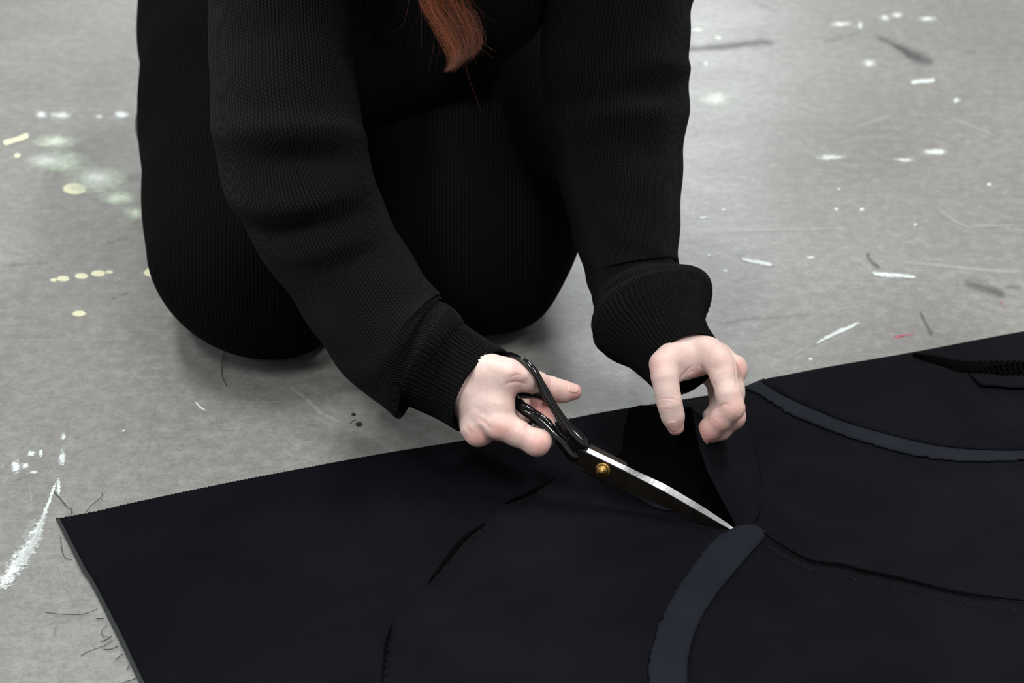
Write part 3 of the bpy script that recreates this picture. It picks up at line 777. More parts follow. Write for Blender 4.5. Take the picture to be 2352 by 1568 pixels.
# second blade behind, its tang steps out above the spine
t2 = resample([(1338, 1006), (1346, 1013), (1442, 1063), (1443, 1070)], 12); b2 = resample([(1325, 1030), (1340, 1040), (1430, 1082), (1441, 1082)], 12)
loft([[SP(u, v, -.0026) for u, v in t2], [SP(u, v, -.0026) for u, v in b2], [SP(u, v, -.0055) for u, v in b2], [SP(u, v, -.0055) for u, v in t2]], 'blade_tang', M['steel_mid'])
t3 = resample([(1400, 1075), (1526, 1135), (1640, 1195), (1690, 1226)], 16); b3 = resample([(1400, 1112), (1526, 1163), (1640, 1209), (1690, 1229)], 16)
loft([[SP(u, v, -.0030) for u, v in t3], [SP(u, v, -.0030) for u, v in b3], [SP(u, v, -.0045) for u, v in b3], [SP(u, v, -.0045) for u, v in t3]], 'inner_blade', M['steel_dark'])
# brass screw: washer, stepped dome with a raised bar
sc_c = SP(1385.5, 1079, 0.0015)
def disc(c, prof, name, mat, n=40):
    V = []; fc = []
    for off, r in prof:
        for j in range(n):
            a = 2*math.pi*j/n; V.append(c + nS*off + ax_*r*math.cos(a) + bS*r*math.sin(a))
    for i in range(len(prof)-1):
        for j in range(n): fc.append((i*n+j, i*n+(j+1) % n, (i+1)*n+(j+1) % n, (i+1)*n+j))
    fc.append(tuple((len(prof)-1)*n+j for j in range(n))); fc.append(tuple(range(n)))
    return keep(fix_normals(mesh_obj(name, V, fc, mat)), sciss)
disc(sc_c, [(0, .0062), (.0012, .0062), (.0016, .0056), (.0017, .004)], 'washer', M['brass'])
scr = disc(sc_c, [(.0012, .0046), (.0030, .0046), (.0040, .0038), (.0043, .0024), (.0050, .0020), (.0056, .0014), (.0058, .0004)], 'pivot_screw', M['brass'])
V = []; fc = []
for a_, b_, o_ in [(x, y, z) for x in (-.0042, .0042) for y in (-.0008, .0008) for z in (.0028, .0047)]:
    V.append(sc_c + nS*o_ + (ax_*.3+bS*.95)*0 + norm(ax_*-.6+bS*.35)*a_ + norm(ax_*.35+bS*.6)*b_)
Fc = [(0,1,3,2), (4,6,7,5), (0,4,5,1), (2,3,7,6), (0,2,6,4), (1,5,7,3)]
ridge_ = keep(fix_normals(mesh_obj('screw_ridge', V, Fc, M['brass'], smooth=False)), sciss)
# handles
def handle(pts, name, n, closed=False):
    P = np.array([SP(u, v, o*MM) for u, v, o, r in pts]); R = np.array([[r] for *_, r in pts], float)
    if closed: raise ValueError
    C = catmull(P, n); D = np.array([depth_of(c) for c in C]); RR = catmull(R, n)[:, 0]*D/F
    def disp(s, th): return 0*s + 0*th + .0002*np.sin(40*s+2*th)
    V, f = tube_mesh(C, RR, RR*.95, 20, disp, ref=nS)
    return keep(fix_normals(mesh_obj(name, V, f, M['enamel'])), sciss)
handle([(1343, 1024, -1, 14), (1335, 1012, 0, 14), (1304, 982, 1, 12.5), (1275, 939, 2, 11), (1256, 908, 3, 11), (1243, 883, 3, 10), (1230, 857, 3, 9.2), (1212, 837, 2, 8.5), (1191, 823, -2, 8), (1171, 816, -8, 7.5),
        (1155, 824, -20, 7.5), (1150, 850, -28, 7.5), (1160, 885, -30, 7.5), (1182, 905, -26, 7.5), (1208, 908, -16, 8), (1234, 909, -5, 8), (1256, 915, 1, 9), (1272, 936, 2, 9)], 'thumb_ring', 150)
handle([(1322, 1050, 0, 13), (1312, 1038, 1, 14), (1288, 1013, 2, 13), (1260, 985, 3, 11.5), (1230, 960, 3, 11), (1204, 943, 2, 11), (1186, 926, -2, 10), (1180, 908, -8, 9), (1168, 905, -22, 9),
        (1155, 930, -34, 9), (1165, 962, -40, 9), (1200, 985, -34, 9), (1240, 1000, -20, 9), (1272, 1006, -6, 10), (1290, 1016, 0, 11)], 'finger_ring', 150)
handle([(1184, 915, -4, 9), (1200, 930, 0, 9.5), (1228, 949, 0, 9), (1256, 969, 0, 9.5), (1274, 990, 0, 9), (1288, 1008, 0, 8)], 'finger_rest', 60)
# enamelled shoulders over the blade roots
sh_ = [(1338, 1014), (1346, 1023), (1330, 1032), (1308, 1042), (1296, 1020), (1310, 995)]
def slab(pts, o0, o1, name, mat):
    n = len(pts); V = [SP(u, v, o0) for u, v in pts] + [SP(u, v, o1) for u, v in pts]
    fc = [tuple(range(n)), tuple(range(2*n-1, n-1, -1))] + [(i, (i+1) % n, n+(i+1) % n, n+i) for i in range(n)]
    o = fix_normals(mesh_obj(name, V, fc, mat, smooth=False)); md = o.modifiers.new('bevel', 'BEVEL'); md.width = .0012; md.segments = 3
    return keep(o, sciss)
slab(sh_, -.004, .004, 'handle_shoulder', M['enamel'])
slab([(1308, 1040), (1320, 1066), (1306, 1058), (1290, 1034)], -.003, .003, 'handle_shoulder', M['enamel'])

# ------------------------------------------------------------------ cloth
def seg_dist(P, a, b):
    ba = b-a; t = np.clip(((P-a)@ba)/(ba@ba), 0, 1); return np.sqrt(((P-a-t[:, None]*ba)**2).sum(1)), t
RIDGES = [  # pixel polyline, height mm, width mm
    ([(1650, 1040), (1740, 1150), (1835, 1235)], 5.0, 13), ([(1690, 1100), (1760, 1200)], -3, 10), ([(1760, 1235), (1950, 1228), (2120, 1215)], 3.0, 12), ([(1900, 1250), (1930, 1320)], 2.5, 14),
    ([(930, 1440), (1060, 1405), (1200, 1370)], 4.0, 12), ([(1200, 1400), (1450, 1310), (1700, 1240)], 5.0, 22), ([(1330, 1380), (1560, 1290)], -3.0, 14), ([(1000, 1240), (1200, 1290), (1320, 1260)], 3.0, 20),
    ([(1160, 1180), (1300, 1230), (1500, 1220)], 4.0, 18), ([(930, 1480), (1080, 1560), (1150, 1640)], 3.5, 16), ([(2240, 900), (2330, 1010)], 5.0, 24), ([(2150, 880), (2260, 960)], 5, 16),
    ([(1900, 1380), (1960, 1500), (2050, 1600)], 3.0, 22), ([(1850, 1090), (2100, 1150), (2300, 1140)], 2.5, 26), ([(1500, 1230), (1600, 1210), (1690, 1225)], 3.0, 10), ([(2100, 1440), (2160, 1520)], 3, 18)]
RID = []
for pl, h_, w_ in RIDGES:
    q = [PZ(u, v)[:2] for u, v in pl]
    for a, b in zip(q[:-1], q[1:]): RID.append((a, b, h_*MM, w_*MM, len(q)))
def ripple(P, amp):
    x, y = P[:, 0], P[:, 1]
    return amp*(np.sin(x*23+y*11)*np.sin(y*29-x*9+1.3) + .6*np.sin(x*51-y*37+.7))
def wrinkle(P):
    z = np.zeros(len(P)); pos = np.zeros(len(P)); neg = np.zeros(len(P))
    for a, b, h_, w_, k in RID:
        d, t = seg_dist(P, a, b); g = h_*np.exp(-(d/w_)**2)
        if h_ > 0: pos = np.maximum(pos, g)
        else: neg = np.minimum(neg, g)
    return pos + neg*.5
def densify(P, step):
    P = np.asarray(P, float); out = []
    for a, b in zip(P, np.roll(P, -1, 0)):
        n = max(1, int(np.linalg.norm(b-a)/step)); out += [a + (b-a)*i/n for i in range(n)]
    return np.array(out)
def sheet(name, poly_px, z0, wamp, mat, teeth=None, estep=.004, thick=.0009, step=.007, rag=0.0, zf=None, local=True, edgemat=None):
    P = np.array([PZ(u, v)[:2] for u, v in poly_px]); P = densify(P, estep)
    nrm = np.stack([np.roll(P, -1, 0)[:, 1]-np.roll(P, 1, 0)[:, 1], -(np.roll(P, -1, 0)[:, 0]-np.roll(P, 1, 0)[:, 0])], 1); nrm = norm(nrm)
    if rag: P = P + nrm*rng.normal(0, rag, len(P))[:, None]
    if teeth: P = P + nrm*(teeth*np.where(np.arange(len(P)) % 2, 1, -1))[:, None]
    lo, hi = P.min(0), P.max(0)
    gx = np.arange(lo[0], hi[0], step); gy = np.arange(lo[1], hi[1], step*.87)
    G = np.array([(x + (step/2 if j % 2 else 0), y) for j, y in enumerate(gy) for x in gx])
    # inside test (even-odd), keep a margin from the border
    ins = np.zeros(len(G), bool); Q = np.roll(P, -1, 0)
    for (x0, y0), (x1, y1) in zip(P, Q):
        c = ((y0 > G[:, 1]) != (y1 > G[:, 1])); 
        if y1 != y0: ins ^= c & (G[:, 0] < (x1-x0)*(G[:, 1]-y0)/(y1-y0) + x0)
    G = G[ins]
    dm = np.full(len(G), 9.)
    for i in range(0, len(P), 1): dm = np.minimum(dm, ((G-P[i])**2).sum(1))
    G = G[dm > (.0032)**2]
    A = np.vstack([P, G]); ed = [(i, (i+1) % len(P)) for i in range(len(P))]
    v2, e2, f2, *_ = delaunay_2d_cdt([Vector(a) for a in A], ed, [], 1, 1e-6)
    X = np.array([tuple(v) for v in v2])
    z = z0 + ripple(X, .0006) + .0006 + wamp*wrinkle(X)
    if zf is not None: z = zf(X, z)
    V = np.column_stack([X, z])
    o = mesh_obj(name, V, f2, mat)
    if edgemat is not None: o.data.materials.append(edgemat)
    fix_normals(o)
    if o.data.polygons[0].normal.z < 0: o.data.flip_normals()
    md = o.modifiers.new('thickness', 'SOLIDIFY'); md.thickness = thick; md.offset = -1
    if edgemat is not None: md.material_offset_rim = 1
    return o
topedge = [(130, 1195), (225, 1176), (320, 1154), (600, 1099), (850, 1051), (1080, 1012), (1330, 963), (1450, 941), (1720, 893), (2352, 776), (2700, 712)]
base = sheet('fabric_sheet', curve_px(topedge, 60) + [(2800, 2000), (540, 2000), (420, 1765), (320, 1568), (270, 1465), (215, 1350), (186, 1300)], .0014, .35, M['cloth'], teeth=.0005, estep=.0014, step=.012, edgemat=M['edge'])
tag(base, 'large black cloth spread on the floor under the cut pieces', 'fabric')
# folded-back selvedge along the left edge, paler
def strip(name, A, B, z0, mat, parent, n=60, wamp=1.0, thick=.0008, rag=0.0, zf=None, taper=False):
    a = resample([PZ(u, v)[:2] for u, v in curve_px(A, 60)], n); b = resample([PZ(u, v)[:2] for u, v in curve_px(B, 60)], n); m = 7
    d = norm(b-a); a = a + d*rng.normal(0, rag, n)[:, None]
    if taper: w_ = np.sin(np.pi*np.linspace(0.02, .98, n))[:, None]**.6; c_m = (a+b)/2; a = c_m + (a-c_m)*w_; b = c_m + (b-c_m)*w_
    X = np.array([a*(1-t) + b*t for t in np.linspace(0, 1, m)]).reshape(-1, 2)
    z = z0 + ripple(X, .0006) + .0006 + wamp*wrinkle(X)
    fc = [(i*n+j, i*n+j+1, (i+1)*n+j+1, (i+1)*n+j) for i in range(m-1) for j in range(n-1)]
    o = fix_normals(mesh_obj(name, np.column_stack([X, z]), fc, mat, parent))
    if o.data.polygons[0].normal.z < 0: o.data.flip_normals()
    md = o.modifiers.new('thickness', 'SOLIDIFY'); md.thickness = thick; md.offset = -1
    return o
strip('selvedge', [(129, 1196), (186, 1312), (212, 1352), (268, 1462), (318, 1568), (420, 1765)], [(137, 1195), (194, 1306), (221, 1350), (277, 1459), (328, 1566), (431, 1763)], .0026, M['edge'], base, wamp=.35)['label'] = 'paler turned edge of the cloth'

L1 = curve_px([(820, 1990), (860, 1700), (880, 1568), (890, 1490), (905, 1442), (945, 1390), (985, 1345), (1045, 1275), (1110, 1216), (1180, 1165), (1270, 1112), (1330, 1086)], 50) \
   + [(1400, 1108), (1526, 1160), (1611, 1194), (1675, 1219), (1706, 1234), (1690, 1205), (1650, 1110), (1640, 1050), (1660, 980), (1700, 902)] + [(1740, 891), (2352, 778), (2700, 714), (2800, 1990)]
lay1 = sheet('cut_panel', L1, .0032, 1.0, M['cloth_b'], rag=.0004)
tag(lay1, 'black cloth panel being cut, with frayed curved edge under the shears', 'fabric')
band3 = strip('facing_strip', [(1335, 1088), (1363, 1102), (1399, 1121), (1462, 1152), (1501, 1177), (1530, 1185), (1562, 1182)], [(1345, 1075), (1380, 1090), (1420, 1105), (1470, 1128), (1510, 1148), (1545, 1165), (1566, 1178)], .0044, M['band'], lay1, wamp=1.0)
# upper right panel + its pale curved facing strip
bl = [(1708, 899), (1760, 927), (1810, 960), (1870, 985), (1940, 1012), (2000, 1032), (2100, 1056), (2200, 1069), (2352, 1070), (2600, 1055), (2760, 1040)]
bu = [(1748, 889), (1800, 922), (1880, 957), (1960, 988), (2050, 1013), (2150, 1034), (2250, 1046), (2352, 1051), (2600, 1040), (2760, 1022)]
def lift2(X, z): return z + .0045*np.exp(-((X-PZ(1745, 895)[:2])**2).sum(1)/.03**2)
lay2 = sheet('pocket_panel', curve_px(bu, 50) + [(2740, 700), (2352, 774), (1800, 877), (1765, 882)], .0058, 1.0, M['cloth_b'])
tag(lay2, 'black cloth panel with a gathered pocket beyond the holding hand', 'fabric')
b1 = strip('facing_strip', bl, curve_px([(x+6, y-9) for x, y in bu], 40), .0048, M['band'], lay2, n=110, rag=.0007)
b1['label'] = 'grey-blue curved facing strip'
# lower right panel + strip
L3 = curve_px([(1752, 1250), (1800, 1277), (1865, 1309), (1950, 1326), (2050, 1346), (2200, 1381), (2352, 1402), (2760, 1460)], 50) + [(2790, 1980)] + \
     curve_px([(1590, 1990), (1576, 1700), (1575, 1568), (1582, 1500), (1602, 1440), (1640, 1380), (1700, 1312), (1750, 1262)], 40)
lay3 = sheet('edged_panel', L3, .0058, 1.0, M['cloth_b'], rag=.0003)
tag(lay3, 'black cloth panel in front of the shear tips, edged with a wide strip', 'fabric')
b2 = strip('facing_strip', [(1738, 1236), (1700, 1238), (1650, 1262), (1600, 1310), (1550, 1380), (1515, 1450), (1496, 1510), (1490, 1568), (1494, 1700), (1510, 1980)],
      [(1757, 1248), (1752, 1262), (1702, 1314), (1648, 1378), (1612, 1432), (1592, 1480), (1580, 1530), (1578, 1568), (1580, 1700), (1596, 1980)], .0068, M['band'], lay3, n=110, rag=.0006)
b2['label'] = 'wide grey-blue curved facing strip'
# pocket on the upper panel: opening lip, gathered strip and welt
def prism_px(name, A, B, z0, z1, mat, parent, n=40, crown=0.0):
    a = resample([PZ(u, v)[:2] for u, v in A], n); b = resample([PZ(u, v)[:2] for u, v in B], n); m = 6
    ts = np.linspace(0, 1, m); X = np.array([a*(1-t)+b*t for t in ts]).reshape(-1, 2)
    z = np.repeat(z0 + (z1-z0)*np.sin(ts*np.pi)**.7 if crown else np.full(m, z1), n) + ripple(X, .0006) + wrinkle(X)
    fc = [(i*n+j, i*n+j+1, (i+1)*n+j+1, (i+1)*n+j) for i in range(m-1) for j in range(n-1)]
    o = fix_normals(mesh_obj(name, np.column_stack([X, z]), fc, mat, parent))
    if o.data.polygons[0].normal.z < 0: o.data.flip_normals()
    md = o.modifiers.new('thickness', 'SOLIDIFY'); md.thickness = .0008; md.offset = -1
    return o
prism_px('pocket_lip', [(2094, 832), (2150, 836), (2210, 848), (2290, 852), (2360, 846)], [(2094, 833), (2140, 851), (2195, 873), (2225, 878), (2235, 880)][:4], .0072, .0105, M['cloth_dark'], lay2, crown=1)
gx = np.linspace(2222, 2470, 20)
for i, x in enumerate(gx):
    y0 = 858 - (x-2222)*.03; sl = 8
    prism_px('gather', [(x-7, y0-8), (x-4, y0+8), (x+sl-4, y0+30)], [(x+6, y0-8), (x+9, y0+8), (x+sl+9, y0+30)], .0066, .0098 + .0006*rng.random(), M['cloth_dark'], lay2, n=8, crown=1)
prism_px('welt', [(2222, 889), (2300, 884), (2400, 876), (2480, 868)], [(2250, 917), (2320, 914), (2400, 908), (2490, 898)], .0068, .0092, M['cloth_b'], lay2)

# raised flap: the cut corner pulled up between thumb and forefinger
ZP = 0.047
PIN = PD(1583, 990, DB-0.002); PIN2 = PD(1602, 1022, DB+0.002)
def flap():
    # four guide curves from the shears (bottom) up to the pinched ridge and down the far side
    foot = resample([PZ(1335, 1075, .006), PZ(1420, 1100, .008), PZ(1530, 1150, .007), PZ(1640, 1200, .006), TIP + np.array([.001, .001, 0])], 40)
    foot = foot + np.array([0, .012, 0])
    low_ = resample([PZ(1420, 1045, .012), PZ(1470, 1060, .016), PZ(1540, 1095, .014), PZ(1640, 1175, .009), PZ(1703, 1229, .007)], 40)
    ridge = resample([PD(1444, 938, DB+.045), PD(1472, 931, DB+.045), PD(1530, 938, DB+.030), PD(1586, 934, DB+.022), PD(1594, 960, DB-.002), PD(1599, 988, DB-.0125), PD(1607, 1026, DB-.0165), PD(1625, 1080, DB-.028), PD(1655, 1140, DB-.045), PZ(1690, 1204, .012), PZ(1706, 1231, .008)], 40)
    mid_ = (low_*.45 + ridge*.55) + np.array([0, .006, -.006])*np.sin(np.linspace(0, np.pi, 40))[:, None]
    mid_[:, 2] = np.maximum(mid_[:, 2], .008)
    rows = catmull_rows([foot, low_, mid_, ridge], 18)
    return rows
def catmull_rows(rows, n):
    A = np.array(rows); return np.stack([catmull(A[:, j], n) for j in range(A.shape[1])], 1)
def grid_obj(name, rows, mat, parent, thick=.0008):
    m, n, _ = rows.shape
    fc = [(i*n+j, i*n+j+1, (i+1)*n+j+1, (i+1)*n+j) for i in range(m-1) for j in range(n-1)]
    o = fix_normals(mesh_obj(name, rows.reshape(-1, 3), fc, mat, parent))
    md = o.modifiers.new('thickness', 'SOLIDIFY'); md.thickness = thick; md.offset = 0
    return o
fr_ = flap()
grid_obj('raised_flap', fr_, M['cloth_dark'], lay1)['label'] = 'cut corner lifted up between thumb and forefinger'  # darker than its panel: shade on the flap is put into the colour
ridge = fr_[-1]
far = np.array([PZ(u, v, .006) for u, v in resample([(1470, 945), (1540, 930), (1620, 915), (1690, 930), (1735, 1010), (1750, 1100), (1745, 1180), (1720, 1215), (1708, 1230)], 40)])
mid2 = ridge*.5 + far*.5; mid2[:, 2] = mid2[:, 2]*.72
back = catmull_rows([ridge, mid2, far], 14)
grid_obj('flap_fold', back, M['cloth_b'], lay1)
# thin pale cut edge
ce = resample([PD(1599, 988, DB-.0125), PD(1607, 1026, DB-.0165), PD(1625, 1080, DB-.028), PD(1655, 1140, DB-.045), PZ(1690, 1204, .0125), PZ(1705, 1230, .0085)], 40)
V, f = tube_mesh(ce + np.array([0, -.0006, .0004]), np.full(40, .00045), np.full(40, .00045), 6); mesh_obj('cut_edge', V, f, M['cloth_b'], lay1)

# frayed seam lines: short fibres along the overlapping edges
def fray(pts, z, n, ln, parent, spread=3.0):
    P = resample(np.array(curve_px(pts, 40)), n); T = norm(np.gradient(P, axis=0)); Vs, Fs = [], []
    for i in range(n):
        u, v = P[i] + rng.normal(0, spread*.3, 2); a = math.atan2(T[i, 1], T[i, 0]) + rng.normal(0, .7) + (0 if rng.random() < .6 else math.pi/2)
        l = ln*rng.uniform(.4, 1.2); c = [PZ(u, v, z), PZ(u + math.cos(a)*l*.5, v + math.sin(a)*l*.5, z+.0012), PZ(u + math.cos(a)*l, v + math.sin(a)*l, z)]
        c = [p + np.array([0, 0, wrinkle(p[None, :2])[0]]) for p in c]
        C = catmull(c, 5); V, f = tube_mesh(C, np.full(5, .00010), np.full(5, .00010), 4, ref=(0.1, 0.2, .97)); b = len(Vs)
        Vs += list(V); Fs += [tuple(b+k for k in q) for q in f]
    o = mesh_obj('frayed_fibres', Vs, Fs, M['thread'], parent); o['kind'] = 'stuff'; return o
fray([(880, 1568), (890, 1490), (905, 1442)], .0046, 40, 8, lay1)
fray([(985, 1345), (1045, 1275), (1110, 1216)], .0046, 70, 8, lay1)
fray([(1165, 1175), (1220, 1140), (1272, 1110)], .0046, 60, 8, lay1)
fray([(1756, 1252), (1800, 1277), (1865, 1309)], .0074, 70, 8, lay3)
fray([(1865, 1309), (1950, 1326), (2050, 1346), (2200, 1381), (2352, 1402)], .0074, 120, 8, lay3)
fray([(1545, 1385), (1594, 1312), (1645, 1262), (1690, 1240)], .0064, 60, 6, lay3)
fray([(1800, 952), (1900, 998), (2000, 1033), (2150, 1062), (2300, 1070)], .0056, 60, 8, lay2)
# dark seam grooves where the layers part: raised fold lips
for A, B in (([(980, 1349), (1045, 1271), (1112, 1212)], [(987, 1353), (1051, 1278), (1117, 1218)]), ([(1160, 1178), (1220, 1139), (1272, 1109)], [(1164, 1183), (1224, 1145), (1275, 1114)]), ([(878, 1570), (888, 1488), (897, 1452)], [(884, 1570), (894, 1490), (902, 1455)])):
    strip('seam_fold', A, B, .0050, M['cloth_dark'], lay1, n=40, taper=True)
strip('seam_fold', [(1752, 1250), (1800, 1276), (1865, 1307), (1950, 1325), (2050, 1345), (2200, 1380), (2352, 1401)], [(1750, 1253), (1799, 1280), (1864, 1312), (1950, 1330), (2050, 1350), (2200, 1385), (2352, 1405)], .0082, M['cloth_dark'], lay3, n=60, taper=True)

# loose threads on the cloth's left edge
for pts in ([(150, 1160), (158, 1166), (165, 1170), (163, 1182), (160, 1194)], [(123, 1128), (140, 1146), (150, 1160)], [(236, 1131), (232, 1142), (222, 1150), (205, 1165), (193, 1185), (192, 1190)], [(139, 1232), (142, 1262), (150, 1280), (165, 1285)],
            [(105, 1406), (140, 1410), (180, 1411), (205, 1406), (224, 1398)], [(222, 1420), (238, 1420)], [(245, 1437), (234, 1448), (236, 1460), (250, 1462)], [(231, 1473), (245, 1468), (256, 1460)],
            [(185, 1506), (205, 1495), (240, 1482), (260, 1470)], [(238, 1491), (255, 1490), (270, 1484)], [(266, 1513), (275, 1507), (283, 1500)], [(291, 1538), (298, 1526)], [(282, 1567), (300, 1562), (314, 1556)]):
    thread([PZ(u, v, .0012 + .001*math.sin(i*1.7)**2) for i, (u, v) in enumerate(pts)], .00024 if len(pts) > 3 else .00032, base, 'loose_thread')
# thread and lint lying on the floor
th1 = thread([PZ(u, v, .0008) for u, v in [(528, 797), (516, 801), (511, 820), (509, 845), (511, 865), (520, 884)]], .00032)
th1.name = 'floor_thread'; tag(th1, 'single curved black thread on the floor before the knee', 'thread')
def scrap(px, r, lab):
    bm = bmesh.new(); bmesh.ops.create_icosphere(bm, subdivisions=2, radius=1)
    for v in bm.verts:
        k = 1 + rng.normal(0, .22); v.co = Vector((v.co.x*r*k, v.co.y*r*k*1.1, v.co.z*.0008 + .0009))
    me = bpy.data.meshes.new('lint_scrap'); bm.to_mesh(me); bm.free(); me.materials.append(M['thread'])
    o = link(bpy.data.objects.new('lint_scrap', me)); o.location = PZ(*px); tag(o, lab, 'lint', 'dark lint on the floor'); return o
scrap((825, 975), .0028, 'larger black lint scrap on the floor near the cutting hand')
scrap((812, 953), .0017, 'small black lint scrap farther from the cloth edge')
th2 = thread([PZ(u, v, .0007) for u, v in [(804, 972), (810, 966), (818, 965)]], .0003); th2.name = 'lint_fibre'; tag(th2, 'short dark fibre beside the lint scraps', 'lint', 'dark lint on the floor')

# ------------------------------------------------------------------ marks on the floor (thin paint films and scuffs, parts of the floor)
PAINT = {'flaky': mat_mark('flaking_white_paint', (0.62, 0.67, 0.67), 330, .30, .02), 'white': mat_mark('white_paint', (0.60, 0.66, 0.66), 420, .35, .24), 'soft_white': mat_mark('worn_white_paint', (0.60, 0.65, 0.62), 160, .8, .55, alpha=.95),
         'cream': mat_mark('cream_paint', (0.68, 0.68, 0.48), 60, .12, .62), 'mint': mat_mark('pale_green_paint', (0.58, 0.66, 0.55), 120, .9, .52, alpha=.95), 'palemark': mat_mark('pale_scrape', (0.46, 0.50, 0.49), 500, .8, .12, alpha=.6),
         'dark': mat_mark('dark_scuff', (0.075, 0.080, 0.088), 150, 1.0, .22, alpha=.7), 'grey': mat_mark('grey_scuff', (0.11, 0.11, 0.115), 240, 1.2, .05, alpha=.5), 'pink': mat_mark('pink_mark', (0.50, 0.12, 0.17), 300, .6, .25, alpha=.8)}
zk = [0.0002]
def mark_blob(u, v, rx, ry, mat, name='paint_spot', ang=0.0):
    n, m = 18, 4; V = [PZ(u, v)]; uv = [(0, 0)]
    zk[0] += .000004
    for k in range(1, m+1):
        for j in range(n):
            a = 2*math.pi*j/n; x, y = math.cos(a)*rx*k/m, math.sin(a)*ry*k/m
            V.append(PZ(u + x*math.cos(ang) - y*math.sin(ang), v + x*math.sin(ang) + y*math.cos(ang))); uv.append((math.cos(a)*k/m, math.sin(a)*k/m))
    V = np.array(V); V[:, 2] = zk[0]
    fc = [(0, 1+j, 1+(j+1) % n) for j in range(n)] + [(1+(k-1)*n+j, 1+k*n+j, 1+k*n+(j+1) % n, 1+(k-1)*n+(j+1) % n) for k in range(1, m) for j in range(n)]
    o = fix_normals(mesh_obj(name, V, fc, PAINT[mat], floor, uv=uv))
    return o
def mark_path(pts, widths, mat, name='paint_streak', n=30):
    P = catmull(np.array(pts, float), n); w = np.interp(np.linspace(0, 1, n), np.linspace(0, 1, len(widths)), widths)
    T = norm(np.gradient(P, axis=0)); Nn = np.stack([-T[:, 1], T[:, 0]], 1); V, uv = [], []; zk[0] += .000004
    for i in range(n):
        s = i/(n-1)*2-1
        for k in range(5):
            q = (k-2)/2; V.append(PZ(*(P[i] + Nn[i]*w[i]*q))); uv.append((abs(s)**6, q))
    V = np.array(V); V[:, 2] = zk[0]
    fc = [(i*5+k, (i+1)*5+k, (i+1)*5+k+1, i*5+k+1) for i in range(n-1) for k in range(4)]
    return fix_normals(mesh_obj(name, V, fc, PAINT[mat], floor, uv=uv))
for u, v, rx, ry, m in [(182, 720, 16.8, 7.2, 'cream'), (145, 640, 14.4, 6.4, 'cream'), (123, 643, 8.0, 4.0, 'cream'), (187, 634, 15.2, 6.8, 'cream'), (226, 628, 16.8, 7.2, 'cream'), (251, 625, 8.8, 4.0, 'cream'), (349, 626, 19.2, 10.4, 'cream'),
                        (172, 433, 28.8, 13.6, 'cream'), (40, 357, 7.2, 4.8, 'cream'), (95, 264, 19, 13, 'white'), (279, 264, 28, 13, 'white'), (229, 268, 12, 6, 'soft_white'), (140, 265, 30, 10, 'soft_white'),
                        (128, 325, 60, 20, 'mint'), (130, 372, 84, 30, 'mint'), (110, 368, 52, 18, 'soft_white'), (222, 412, 84, 38, 'mint'), (225, 408, 50, 20, 'soft_white'), (310, 490, 28, 20, 'mint'), (270, 455, 50, 20, 'mint'),
                        (2150, 349, 44, 12, 'white'), (2197, 231, 12, 8, 'soft_white'), (1997, 146, 20, 11, 'soft_white'), (2033, 42, 16, 9, 'soft_white'), (2060, 36, 16, 9, 'soft_white'), (1649, 87, 14, 9, 'soft_white'), (1621, 147, 10, 7, 'white'),
                        (1600, 70, 34, 9, 'soft_white'), (1640, 228, 60, 22, 'soft_white'), (1930, 56, 30, 8, 'soft_white'), (2130, 44, 26, 8, 'soft_white'), (1976, 60, 8, 12, 'soft_white'), (1980, 481, 9, 7, 'white'), (1921, 481, 9, 6, 'white'), (1662, 482, 7, 5, 'white'), (2102, 516, 6, 5, 'white'), (2272, 424, 8, 6, 'white'), (1927, 434, 6, 6, 'white'), (1909, 362, 40, 9, 'soft_white'), (2075, 368, 30, 6, 'soft_white'),
                        (2063, 773, 24, 7, 'pink'), (2298, 697, 8, 5, 'pink'), (1706, 580, 12, 26, 'palemark'), (1862, 592, 18, 5, 'white'), (2028, 601, 18, 8, 'palemark'), (1667, 622, 9, 6, 'white'), (1628, 586, 8, 5, 'white'), (1616, 500, 16, 5, 'white'),
                        (1862, 825, 8, 5, 'white'), (36, 1072, 17, 26, 'white'), (58, 1070, 13, 12, 'white'), (143, 1050, 14, 28, 'white'), (146, 1003, 9, 14, 'white'), (72, 1042, 14, 10, 'white'), (94, 1040, 7, 16, 'white'), (135, 1120, 8, 30, 'white'), (78, 1085, 16, 6, 'white'), (6, 1068, 12, 16, 'palemark'),
                        (650, 805, 40, 7, 'white'), (284, 990, 8, 4, 'white'), (180, 1168, 14, 6, 'palemark'), (10, 1330, 18, 14, 'white')]:
    mark_blob(u, v, rx, ry, m)
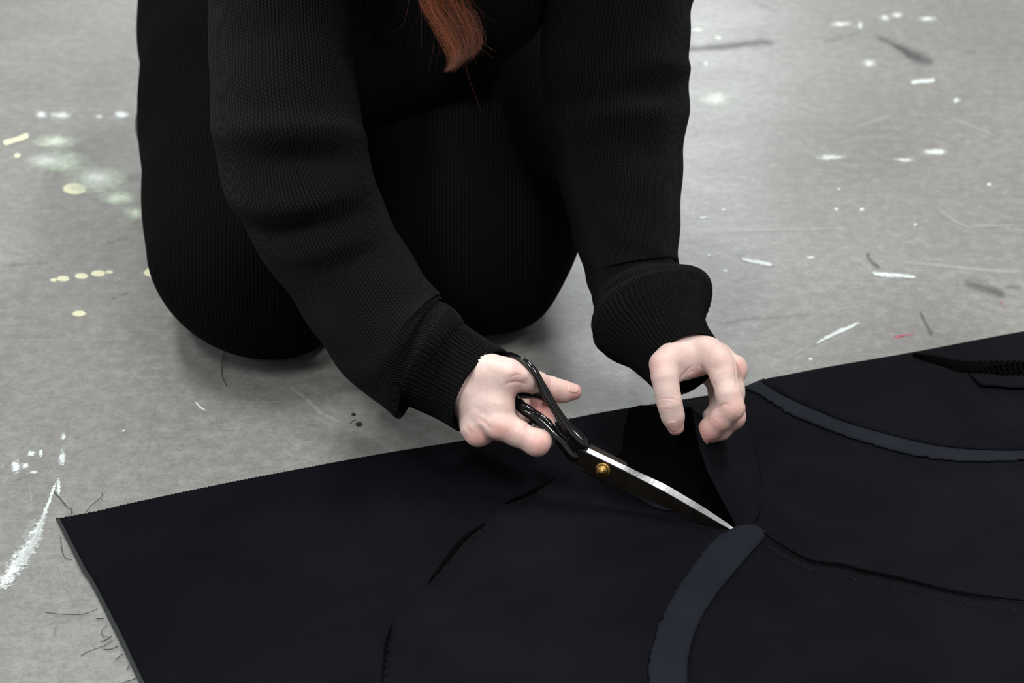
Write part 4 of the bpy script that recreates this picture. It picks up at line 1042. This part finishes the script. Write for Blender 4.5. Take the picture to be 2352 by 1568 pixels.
for pts, w, m in [([(132, 1098), (122, 1128), (110, 1160), (98, 1195), (80, 1235), (48, 1285), (10, 1335), (-20, 1370)], [7, 9, 10, 16, 36, 44, 38, 24], 'flaky'),
                  ([(112, 1165), (96, 1205), (70, 1262), (30, 1310)], [6, 14, 30, 24], 'palemark'), ([(90, 1180), (66, 1215), (48, 1240)], [8, 16, 8], 'palemark'),
                  ([(8, 330), (35, 322), (66, 311)], [7, 5, 7], 'cream'), ([(1998, 627), (2040, 632), (2075, 634), (2110, 638)], [9, 10, 8, 4], 'white'), ([(1700, 594), (1735, 602), (1778, 609)], [5, 9, 9], 'white'), ([(1702, 572), (1704, 590)], [12, 10], 'palemark'),
                  ([(1870, 792), (1910, 770), (1945, 755), (1978, 738)], [5, 8, 7, 6], 'white'), ([(1800, 830), (1850, 800), (1875, 788)], [4, 4, 3], 'palemark'), ([(1912, 715), (1950, 707), (2000, 699)], [7, 6, 4], 'palemark'), ([(1640, 534), (1750, 530), (1900, 527), (1945, 528)], [7, 6, 6, 4], 'palemark'),
                  ([(2210, 520), (2280, 519), (2340, 519)], [6, 6, 4], 'palemark'), ([(2150, 480), (2200, 512), (2240, 530)], [10, 8, 6], 'palemark'), ([(2040, 600), (2200, 615), (2352, 628)], [8, 10, 8], 'palemark'), ([(1680, 650), (1720, 628)], [5, 5], 'palemark'), ([(1950, 300), (2060, 262)], [10, 8], 'palemark'), ([(2180, 270), (2280, 310)], [10, 8], 'palemark'), ([(2090, 190), (2150, 185)], [9, 7], 'white'),
                  ([(1540, 118), (1600, 112), (1680, 105), (1740, 98), (1788, 100)], [8, 14, 16, 16, 10], 'dark'), ([(1880, 98), (1940, 85), (1985, 76)], [8, 14, 10], 'grey'), ([(2000, 78), (2040, 96), (2090, 122), (2122, 138), (2150, 146)], [8, 14, 24, 24, 10], 'dark'), ([(2048, 100), (2090, 126), (2115, 140)], [10, 18, 16], 'dark'), ([(1720, 0), (1760, 18), (1785, 28)], [6, 9, 7], 'grey'),
                  ([(2215, 118), (2245, 121)], [10, 8], 'grey'), ([(1600, 147), (1615, 147)], [9, 7], 'grey'), ([(1995, 578), (1994, 592), (2008, 606), (2022, 618)], [8, 9, 9, 6], 'dark'), ([(2192, 630), (2198, 650), (2202, 672)], [7, 6, 5], 'grey'), ([(2210, 648), (2250, 658), (2290, 672), (2310, 684)], [16, 26, 22, 10], 'dark'), ([(2300, 660), (2352, 658)], [8, 10], 'grey'), ([(2110, 712), (2125, 740), (2142, 774)], [6, 8, 8], 'dark'),
                  ([(1640, 748), (1720, 733), (1800, 728), (1880, 722)], [10, 9, 8, 5], 'grey'), ([(290, 410), (330, 408)], [24, 24], 'grey'), ([(2300, 700), (2310, 710)], [6, 6], 'grey'), ([(240, 560), (300, 545)], [14, 12], 'grey'), ([(250, 690), (300, 672)], [8, 8], 'grey'), ([(0, 612), (120, 604)], [10, 8], 'grey'),
                  ([(100, 1100), (180, 1040), (240, 1015), (290, 992)], [3, 3, 3, 3], 'grey'), ([(20, 1110), (70, 1090), (140, 1062)], [4, 4, 3], 'grey'), ([(128, 1280), (140, 1330), (165, 1375), (175, 1400)], [3, 3, 3, 3], 'grey'), ([(130, 1430), (122, 1480)], [8, 8], 'grey'), ([(448, 922), (460, 936), (476, 946)], [2.5, 3, 2], 'white'), ([(655, 880), (700, 915), (740, 950), (790, 975)], [6, 12, 16, 8], 'palemark'), ([(2060, 772), (2100, 769)], [4, 3], 'pink'), ([(1450, 852), (1478, 862)], [9, 7], 'palemark'), ([(68, 1110), (72, 1140), (70, 1170)], [4, 4, 4], 'palemark')]:
    mark_path(pts, w, m, 'scuff_mark' if m in ('dark', 'grey') else 'paint_streak')
bpy.context.view_layer.update()
